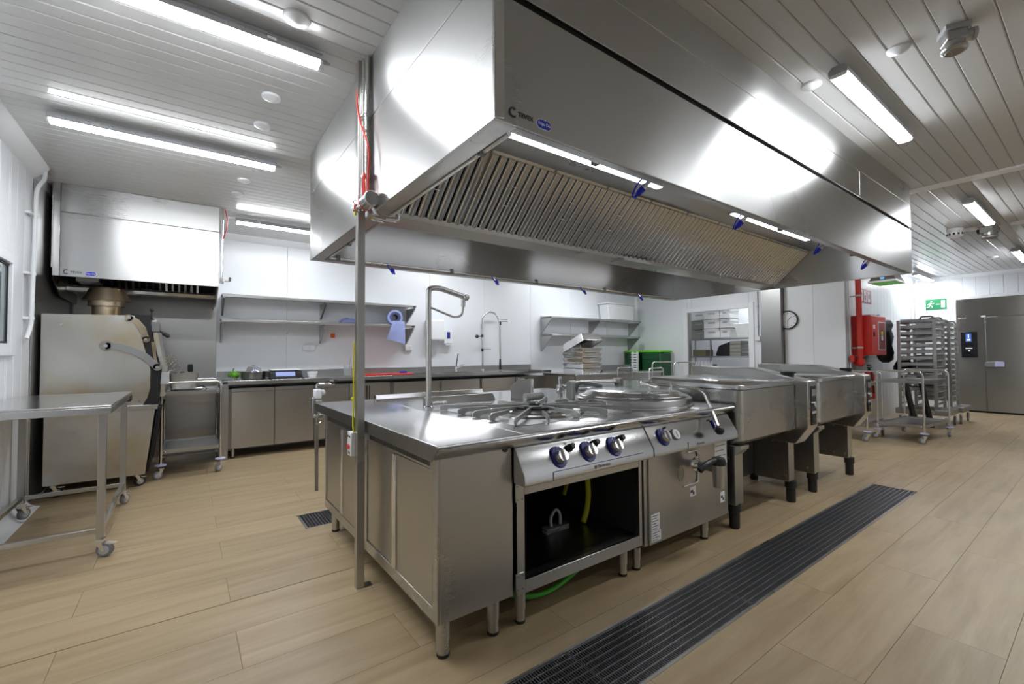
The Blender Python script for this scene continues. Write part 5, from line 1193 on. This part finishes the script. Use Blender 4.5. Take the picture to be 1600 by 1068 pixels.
# ================================================================== RIGHT SIDE
# column
tag(build(B((8.87, 3.675, 0), (9.10, 4.035, ZC-.001)), 'steel_column', 'steel_dark', bevel=.004), 'steel clad column between the doorway and the clock', 'column')
ck = thing('wall_clock', 'round white wall clock with black rim behind the steel column', 'clock', (XD-.02, 3.56, 1.69))
build(MB().lathe([(.165, 0), (.175, .02), (.168, .035), (.15, .035), (.15, .02), (0, .02)], (XD-.001, 3.60, 1.86), 40, (-1, 0, 0)), 'rim', 'black_plastic', ck)
build(MB().lathe([(.152, 0), (.152, .004), (0, .004)], (XD-.020, 3.60, 1.86), 36, (-1, 0, 0)), 'dial', 'print_white', ck)
for i in range(12):
    a = 2*PI*i/12; build(MB().box((-.003, -.004, -.013), (.0, .004, .013)).xform(Matrix.Translation((XD-.024, 3.60+.125*math.sin(a), 1.86+.125*math.cos(a))) @ Matrix.Rotation(-a, 4, 'X')), 'hour_mark', 'print_dark', ck)
build(MB().tube([(XD-.028, 3.60, 1.86), (XD-.028, 3.53, 1.92)], .004, 6).tube([(XD-.028, 3.60, 1.86), (XD-.028, 3.60, 1.75)], .003, 6), 'hands', 'print_dark', ck)
cd = thing('cable_duct', 'thin white cable duct with switch box on the doorway wall end', 'cable duct', (XD-.02, 4.13, 1.5))
build(MB().cyl((XD-.012, 4.135, 1.58), (XD-.012, 4.135, 2.6), .010), 'duct', 'grey_plastic', cd)
build(B((XD-.05, 4.09, 1.49), (XD-.003, 4.18, 1.58)), 'switch', 'white_plastic', cd, bevel=.005)
for z in (1.75, 2.15): build(B((XD-.03, 4.12, z), (XD-.003, 4.15, z+.02)), 'clip', 'grey_plastic', cd)
# fire fighting corner
fc = thing('hose_cabinet', 'red fire hose cabinet on the corridor wall beside the steel column', 'fire cabinet', (9.68, 2.57, 1.20))
build(B((9.28, 2.45, 1.20), (10.08, YS-.002, 1.885)), 'case', 'red_paint', fc, bevel=.006)
dr = build(B((9.30, 2.440, 1.215), (10.06, 2.452, 1.87)), 'door', 'red_paint', fc, bevel=.003)
build(MB().box((9.62, 2.434, 1.29), (9.635, 2.442, 1.78)).box((10.005, 2.434, 1.29), (10.02, 2.442, 1.78)).box((9.62, 2.434, 1.29), (10.02, 2.442, 1.305)).box((9.62, 2.434, 1.765), (10.02, 2.442, 1.78)), 'window_frame', 'print_white', dr)
build(B((9.635, 2.437, 1.305), (10.005, 2.441, 1.765)), 'window', 'red_dark', dr)
build(MB().prism(rrect(9.82, 1.535, .16, .20, .05), 'y', 2.434, 2.4375), 'emblem', 'print_dark', dr); build(MB().prism(rrect(9.82, 1.585, .10, .07, .02), 'y', 2.4325, 2.4345), 'emblem_top', 'yellow', dr); build(MB().prism(rrect(9.82, 1.50, .10, .09, .03), 'y', 2.4325, 2.4345), 'emblem_centre', 'print_white', dr)
build(B((9.37, 2.434, 1.65), (9.45, 2.441, 1.72)), 'tag_label', 'print_white', dr); build(B((9.38, 2.428, 1.52), (9.43, 2.441, 1.60)), 'lock', 'black_plastic', dr)
heap('folded_cloth', (9.72, 2.58, 1.885), .30, .10, .035, 'lilac', 'pale lilac cloth lying on top of the red cabinet', 'cloth', 11)
rp_ = thing('fire_pipe', 'thick red fire main running down beside the red cabinet', 'pipe', (9.19, 2.58, 1.0))
build(MB().tube([(9.19, 2.58, ZC-.001), (9.19, 2.58, 1.08), (9.22, 2.66, 1.06)], .042, 16, .06), 'tube', 'red_plastic', rp_)
for z in (1.32, 2.2): build(MB().cyl((9.19, 2.58, z), (9.19, 2.58, z+.03), .047, n=16).box((9.18, 2.58, z), (9.20, YS, z+.02)), 'clamp', 'grey_plastic', rp_)
build(MB().cyl((9.19, 2.58, 1.06), (9.19, 2.58, 1.14), .065, n=16).sphere((9.19, 2.58, 1.06), .05, 12), 'elbow_flange', 'red_paint', rp_)
tag(build(MB().tube([(9.125, 2.70, ZC-.001), (9.125, 2.70, .95)], .012, 10), 'conduit', 'white_plastic'), 'thin white vertical conduit left of the red fire main', 'pipe')
ra = thing('alarm_box', 'small red alarm call box on the conduit beside the fire main', 'alarm box', (9.12, 2.66, 1.08)); build(B((9.06, 2.63, 1.10), (9.15, 2.69, 1.20)), 'case', 'red_plastic', ra, bevel=.006); build(B((9.08, 2.625, 1.12), (9.13, 2.632, 1.18)), 'glass', 'red_dark', ra)
fs = thing('fire_sign', 'red and white fire hose sign on the corridor wall above the cabinet', 'sign', (10.05, YS-.01, 2.14))
build(B((9.70, YS-.012, 2.15), (10.34, YS-.003, 2.40)), 'board', 'red_dark', fs)
for x in (9.80, 10.0, 10.2): build(B((x-.07, YS-.0135, 2.18), (x+.06, YS-.0118, 2.37)), 'pictogram_field', 'print_white', fs)
for x, z in ((9.79, 2.30), (9.99, 2.25), (10.2, 2.28)): build(MB().prism(rrect(x, z, .07, .09, .025), 'y', YS-.015, YS-.0132), 'pictogram', 'red_dark', fs)
fx = thing('fire_extinguisher', 'red fire extinguisher with black hose under the red cabinet', 'fire extinguisher', (9.62, 2.52, .45))
build(MB().lathe([(.075, 0), (.08, .02), (.08, .40), (.05, .47), (.03, .48), (0, .48)], (9.62, 2.58, .45), 22), 'cylinder', 'red_paint', fx)
build(MB().lathe([(.0815, .22), (.0815, .32)], (9.62, 2.58, .45), 22), 'label_band', 'yellow', fx)
build(MB().cyl((9.62, 2.58, .93), (9.62, 2.58, .98), .02).box((9.58, 2.56, .98), (9.72, 2.60, 1.0)).box((9.58, 2.56, 1.02), (9.70, 2.60, 1.04)), 'valve', 'black_plastic', fx, bevel=.004)
build(MB().tube([(9.60, 2.56, .95), (9.53, 2.52, .92), (9.52, 2.50, .7), (9.54, 2.50, .55)], .014, 8, .06), 'hose', 'black_rubber', fx)
build(B((9.60, 2.66, .60), (9.64, YS-.001, .86)), 'wall_bracket', 'black_plastic', fx)
# steel sheet below cabinet
tag(build(B((9.12, YS-.010, .0), (10.9, YS-.003, 1.18)), 'steel_cladding', 'steel_shelf'), 'steel sheet on the corridor wall under the red cabinet', 'wall cladding')
tag(build(MB().tube([(13.28, 2.66, ZC-.02), (13.28, 2.67, 2.80), (13.02, 2.69, 2.66), (13.02, 2.69, 1.7)], .018, 10, .08), 'conduit', 'white_plastic'), 'white bent conduit in the far corner above the tray racks', 'pipe')
# coats on hooks beside the cabinet
cj = thing('black_jacket', 'black jacket hanging from a hook beside the red cabinet', 'jacket', (10.25, 2.5, 1.1))
rnd = random.Random(4); n = 18; prof = [(.06, 0), (.13, .06), (.17, .18), (.15, .32), (.17, .48), (.13, .60), (.15, .70), (.10, .78), (.03, .80)]; v = []
for r_, z in prof:
    for i in range(n):
        a = 2*PI*i/n; w = r_*(1+.18*math.sin(3*a+z*6)+.10*rnd.uniform(-1, 1)); v.append((10.46+w*math.cos(a)*1.25, 2.55+w*math.sin(a)*.7, 1.06+z))
build(MB().add(v, [(j*n+i, j*n+(i+1) % n, (j+1)*n+(i+1) % n, (j+1)*n+i) for j in range(len(prof)-1) for i in range(n)]+[tuple(range(n))[::-1], tuple(range((len(prof)-1)*n, len(prof)*n))]), 'cloth', 'black_rubber', cj, smooth=180)
build(MB().tube([(10.46, YS-.002, 1.89), (10.46, 2.60, 1.88), (10.46, 2.56, 1.86)], .008, 8), 'hook', 'steel_tube', cj)
heap('black_bag', (10.62, 2.33, .93), .20, .14, .22, 'black_rubber', 'black bag hanging on the tray rack beside the jacket', 'bag', 6)
heap('lilac_cloth', (10.28, 2.60, 1.84), .12, .06, .10, 'lilac', 'lilac cloth hanging over the black jacket', 'cloth', 21)
# service trolley on the right
trolley('wheeled steel tube trolley with two shelves standing free in the right aisle', (8.19, 2.11, 0), .52, 1.0, .985, rz=math.radians(-95), shelves=(.83, .22))
# another trolley and pole boards behind
trolley('tube trolley half hidden behind the far braising pan', (7.75, 2.62, 0), .50, .80, .96, rz=math.radians(-88), shelves=(.78, .22))
for i, (x, y) in enumerate(((9.80, 2.02), (9.98, 1.86))):
    tag(build(MB().add([(x, y, 0), (x+.06, y-.03, 0), (x-.16, y+.06, .85), (x-.22, y+.09, .85), (x+.02, y+.04, 0), (x+.08, y+.01, 0), (x-.14, y+.10, .85), (x-.20, y+.13, .85)], [(0,1,2,3),(4,7,6,5),(0,4,5,1),(1,5,6,2),(2,6,7,3),(3,7,4,0)]), 'black_board', 'black_plastic'), ['black slanted board leaning behind the free trolley, left one', 'black slanted board leaning behind the free trolley, right one'][i], 'board')
# tray racks
def tray_rack(label, x, y, D, Wd, H, n, nested):
    t = thing('tray_rack', label, 'tray rack', (x, y, 0), 'wheeled tray racks')
    for (a, b) in ((0, 0), (0, Wd), (D, 0), (D, Wd)): build(B((a-.015, b-.022, .26), (a+.015, b+.022, H)), 'upright', 'steel_shelf', t, local=True, bevel=.003)
    for a in (0, D): build(MB().tube([(a, .0, H), (a, .02, H+.05), (a, Wd*.35, H+.05), (a, Wd*.38, H)], .014, 8, .03), 'top_bar', 'grey_rubber', t, local=True)
    z = .36
    for i in range(n):
        zz = .36+(H-.42)*i/(n-1)
        build(MB().box((0, -.012, zz), (D, .03, zz+.022)), 'runner', 'steel_tube', t, local=True); build(MB().box((0, Wd-.03, zz), (D, Wd+.012, zz+.022)), 'runner', 'steel_tube', t, local=True)
    m = B((-.05, -.16, .20), (D+.05, 0.02, .29)).box((-.05, Wd-.02, .20), (D+.05, Wd+.06, .29)).box((-.05, .02, .20), (.05, Wd-.02, .27))
    build(m, 'base_frame', 'steel_shelf', t, local=True, bevel=.006)
    for (a, b) in ((0, -.12), (D, -.12), (0, Wd+.01), (D, Wd+.01)): caster(t, a, b, .075, math.radians(10), local=True, wheel='grey_rubber', brake=False)
    return t
def rack_trays(x, y, D, Wd, H, n, skip, seed, grp):
    pos = ['lowest', 'second lowest', 'third lowest', 'fourth lowest', 'fifth lowest', 'sixth lowest', 'seventh lowest', 'eighth', 'ninth', 'tenth', 'eleventh', 'twelfth', 'thirteenth', 'fourteenth', 'top']
    for i in range(n):
        if i in skip: continue
        zz = .36+(H-.42)*i/(n-1)+.022
        m = MB().box((.03, .02, zz), (D-.03, Wd-.02, zz+.004)).box((.03, .02, zz), (.038, Wd-.02, zz+.055)).box((D-.038, .02, zz), (D-.03, Wd-.02, zz+.055)).box((.038, .02, zz), (D-.038, .028, zz+.055)).box((.038, Wd-.028, zz), (D-.038, Wd-.02, zz+.055))
        m.xform(Matrix.Translation((x, y, 0)))
        tag(build(m, 'baking_tray', 'steel_shelf'), '%s steel tray from below in the %s' % (pos[min(i, 14)], grp), 'tray', 'trays in the '+grp)
tray_rack('front wheeled steel tray rack left of the cold room door', 10.03, 1.80, .60, .46, 1.80, 14, 0)
rack_trays(10.03, 1.80, .60, .46, 1.80, 14, (0, 1), 1, 'front tray rack')
tray_rack('rear wheeled steel tray rack nearest the cold room door', 10.85, 1.76, .60, .46, 1.76, 15, 0)
rack_trays(10.85, 1.76, .60, .46, 1.76, 15, (), 2, 'rear tray rack')
# cold room front
cr = thing('cold_room_door', 'wide steel cold room front with black control screen and handle', 'cold room door', (XF-.1, .8, 0))
FX = 13.2
build(B((FX+.02, -1.6, 2.36), (XF-.002, 2.06, 2.42)).box((FX+.02, 2.02, 0), (XF-.002, 2.075, 2.36)), 'surround', 'white_paint', cr, bevel=.004)
build(B((FX+.03, -1.55, .02), (XF-.002, 2.02, 2.36)), 'carcass', 'steel_dark', cr)
build(B((FX, -1.5, 1.97), (FX+.03, 2.02, 2.355)), 'header_panel', 'steel_fridge', cr, bevel=.004)
build(B((FX+.004, 1.615, .035), (FX+.03, 2.02, 1.962)), 'side_panel', 'steel_fridge', cr, bevel=.004)
dl = build(B((FX-.012, .40, .035), (FX+.03, 1.600, 1.962)), 'door_leaf', 'steel_fridge', cr, bevel=.008)
build(B((FX-.012, -1.5, .035), (FX+.03, .39, 1.962)), 'door_leaf', 'steel_fridge', cr, bevel=.008)
build(MB().prism([(1.62, .985), (1.60, .935), (1.42, .93), (1.33, .945), (1.33, 1.045), (1.42, 1.06), (1.60, 1.04)], 'x', FX-.075, FX-.012), 'handle', 'grey_rubber', dl, bevel=.012)
build(MB().prism([(1.47, .945), (1.34, .95), (1.34, 1.04), (1.47, 1.05)], 'x', FX-.082, FX-.074), 'handle_grip', 'lilac', dl, bevel=.008)
cs = build(B((FX-.012, 1.715, 1.135), (FX+.004, 1.955, 1.665)), 'control_screen', 'black_glass', cr, bevel=.004)
build(B((FX-.0135, 1.80, 1.46), (FX-.0118, 1.885, 1.63)), 'screen_picture', 'screen_blue', cs)
build(B((FX-.0150, 1.815, 1.485), (FX-.0136, 1.87, 1.515)).box((FX-.0150, 1.835, 1.54), (FX-.0136, 1.85, 1.61)), 'screen_icon', 'screen_white', cs)
build(B((FX-.0135, 1.79, 1.318), (FX-.0118, 1.89, 1.332)), 'screen_line', 'screen_white', cs)
build(B((FX-.0135, 1.825, 1.262), (FX-.0118, 1.85, 1.278)), 'screen_line', 'screen_white', cs)
build(B((FX-.02, 1.585, 1.955), (FX+.01, 1.65, 1.99)), 'sensor', 'print_white', cr, bevel=.004)
build(B((FX, -1.5, 0.0), (FX+.05, 2.02, .035)), 'threshold', 'black_gap', cr)
es = thing('exit_sign', 'green emergency exit sign with running figure on the end wall', 'sign', (XF-.01, 2.33, 2.19))
EY0, EY1, EZ0, EZ1 = 2.19, 2.53, 2.19, 2.42
build(B((XF-.014, EY0, EZ0), (XF-.003, EY1, EZ1)), 'board', 'sign_green', es, bevel=.002)
q = lambda y0, y1, z0, z1: B((XF-.0165, y0, z0), (XF-.0138, y1, z1))
build(q(2.215, 2.275, 2.225, 2.385), 'door_symbol', 'print_white', es); build(q(2.29, 2.36, 2.297, 2.311), 'arrow', 'print_white', es)
fig = MB(); P = lambda y, z: (XF-.0160, y, z)
fig.tube([P(2.445, 2.34), P(2.455, 2.29)], .012, 6).tube([P(2.455, 2.29), P(2.42, 2.265), P(2.425, 2.23)], .009, 6).tube([P(2.455, 2.29), P(2.475, 2.25), P(2.51, 2.245)], .009, 6).tube([P(2.445, 2.335), P(2.41, 2.315), P(2.39, 2.33)], .007, 6).tube([P(2.445, 2.335), P(2.48, 2.32), P(2.495, 2.295)], .007, 6).sphere(P(2.432, 2.368), .016, 10)
build(fig, 'running_figure', 'print_white', es)
# insect lamp hanging beyond the hood
il = thing('insect_lamp', 'hanging insect killer lamp glowing green and blue beyond the hood end', 'insect lamp', (8.2, 1.95, 2.22))
build(MB().add([(8.02, 1.86, 2.44), (8.28, 1.86, 2.44), (8.28, 2.02, 2.44), (8.02, 2.02, 2.44), (7.92, 1.80, 2.27), (8.38, 1.80, 2.27), (8.38, 2.10, 2.27), (7.92, 2.10, 2.27)], [(0,1,2,3),(0,4,5,1),(1,5,6,2),(2,6,7,3),(3,7,4,0)]), 'housing', 'steel_shelf', il)
build(B((7.91, 1.79, 2.245), (8.39, 2.11, 2.272)), 'rim', 'white_plastic', il, bevel=.004)
build(B((7.94, 1.82, 2.240), (8.36, 2.08, 2.246)), 'grid', 'uv_green', il)
build(B((7.93, 1.93, 2.275), (7.945, 1.97, 2.40)), 'tube_glow', 'uv_blue', il)
for x in (8.06, 8.24): build(MB().cyl((x, 1.925, 2.44), (x, 1.925, ZC-.001), .006, n=6), 'chain', 'steel_tube', il)

# ================================================================== STORE ROOM BEHIND THE DOORWAY
rk = thing('storage_rack', 'grey metal storage rack visible through the doorway', 'shelving', (9.95, 5.2, 0))
for z in (.35, .80, 1.19, 1.60): build(B((9.70, 4.30, z-.035), (10.25, 6.25, z)), 'shelf_board', 'steel_shelf', rk, bevel=.003)
for (x, y) in ((9.71, 4.33), (9.71, 5.52), (9.71, 6.22), (10.24, 4.33), (10.24, 6.22)): build(B((x-.02, y-.015, 0), (x+.02, y+.015, 1.565 if y == 5.52 else 1.60)), 'upright', 'steel_shelf', rk)
def crate(x, y, z, w, h, label, mat='crate_white', grp='white crates on the store room rack', d=.40):
    t = thing('crate', label, 'crate', (x, y, z), grp)
    build(MB().box((-.0, -w/2, 0), (d, w/2, .012)).box((0, -w/2, 0), (.012, w/2, h)).box((d-.012, -w/2, 0), (d, w/2, h)).box((.012, -w/2, 0), (d-.012, -w/2+.012, h)).box((.012, w/2-.012, 0), (d-.012, w/2, h)), 'shell', mat, t, local=True, bevel=.004)
    build(MB().box((-.012, -w/2-.01, h-.03), (d+.01, -w/2+.01, h)).box((-.012, w/2-.01, h-.03), (d+.01, w/2+.01, h)).box((-.012, -w/2, h-.03), (.004, w/2, h)), 'rim', mat, t, local=True)
    build(B((-.004, -w*.22, h*.55), (.002, w*.22, h*.72)), 'hand_hole', 'grey_plastic', t, local=True)
    return t
for i, lab in enumerate(('white crate at the bottom left of the crate pile', 'white crate in the middle left of the crate pile', 'white crate at the top left of the crate pile')): crate(9.72, 5.50, 1.60+.215*i, .38, .205, lab)
for i, lab in enumerate(('white crate at the bottom right of the crate pile', 'white crate in the middle right of the crate pile', 'white crate at the top right of the crate pile')): crate(9.72, 5.19, 1.60+.215*i, .22, .205, lab)
for i, lab in enumerate(('grey crate at the bottom of the darker pile by the door edge', 'grey crate in the middle of the darker pile by the door edge', 'pale crate on top of the darker pile by the door edge')): crate(9.90, 5.92, 1.60+.215*i, .40, .205, lab, 'crate_grey' if i < 2 else 'crate_white', 'crates beside the door edge', .34)
tag(build(MB().prism([(4.70, 1.60), (4.93, 1.60), (5.0, 1.90), (4.68, 1.90)], 'x', 9.75, 10.1), 'ice_bucket', 'crate_white', bevel=.01), 'white tapered bucket right of the crate pile', 'bucket')
tag(build(B((9.72, 5.66, 1.19), (10.05, 5.98, 1.335)), 'carton_box', 'carton', bevel=.004), 'brown box on the middle store room shelf', 'box')
tag(build(MB().prism([(5.02, 1.19), (5.48, 1.19), (5.40, 1.42), (5.10, 1.52), (5.02, 1.50)], 'x', 9.80, 10.15), 'black_sack', 'black_plastic', bevel=.03), 'black sack slumped on the middle store room shelf', 'sack')
for i in range(4): tag(build(B((9.74, 4.86, 1.19+.085*i), (10.1, 5.10, 1.19+.085*i+.078)), 'grey_tub', 'crate_grey', bevel=.006), ['lowest grey tub in the stack on the middle store room shelf', 'second grey tub from below in the store room stack', 'third grey tub from below in the store room stack', 'top grey tub in the stack on the middle store room shelf'][i], 'tub', 'grey tubs in the store room')
tag(build(MB().lathe([(.06, 0), (.10, .10), (.11, .14), (.10, .14), (0, .02)], (9.85, 4.62, 1.19), 20), 'dark_bowl', 'black_plastic'), 'dark bowl at the right end of the middle store room shelf', 'bowl')
tag(build(B((9.75, 4.42, .80), (10.1, 4.95, .87)), 'flat_tray', 'crate_grey', bevel=.006), 'flat tray on the lower store room shelf', 'tray')
tag(build(B((9.75, 5.60, .80), (10.1, 6.0, 1.0)), 'store_box', 'crate_grey', bevel=.006), 'grey box on the lower store room shelf', 'box')
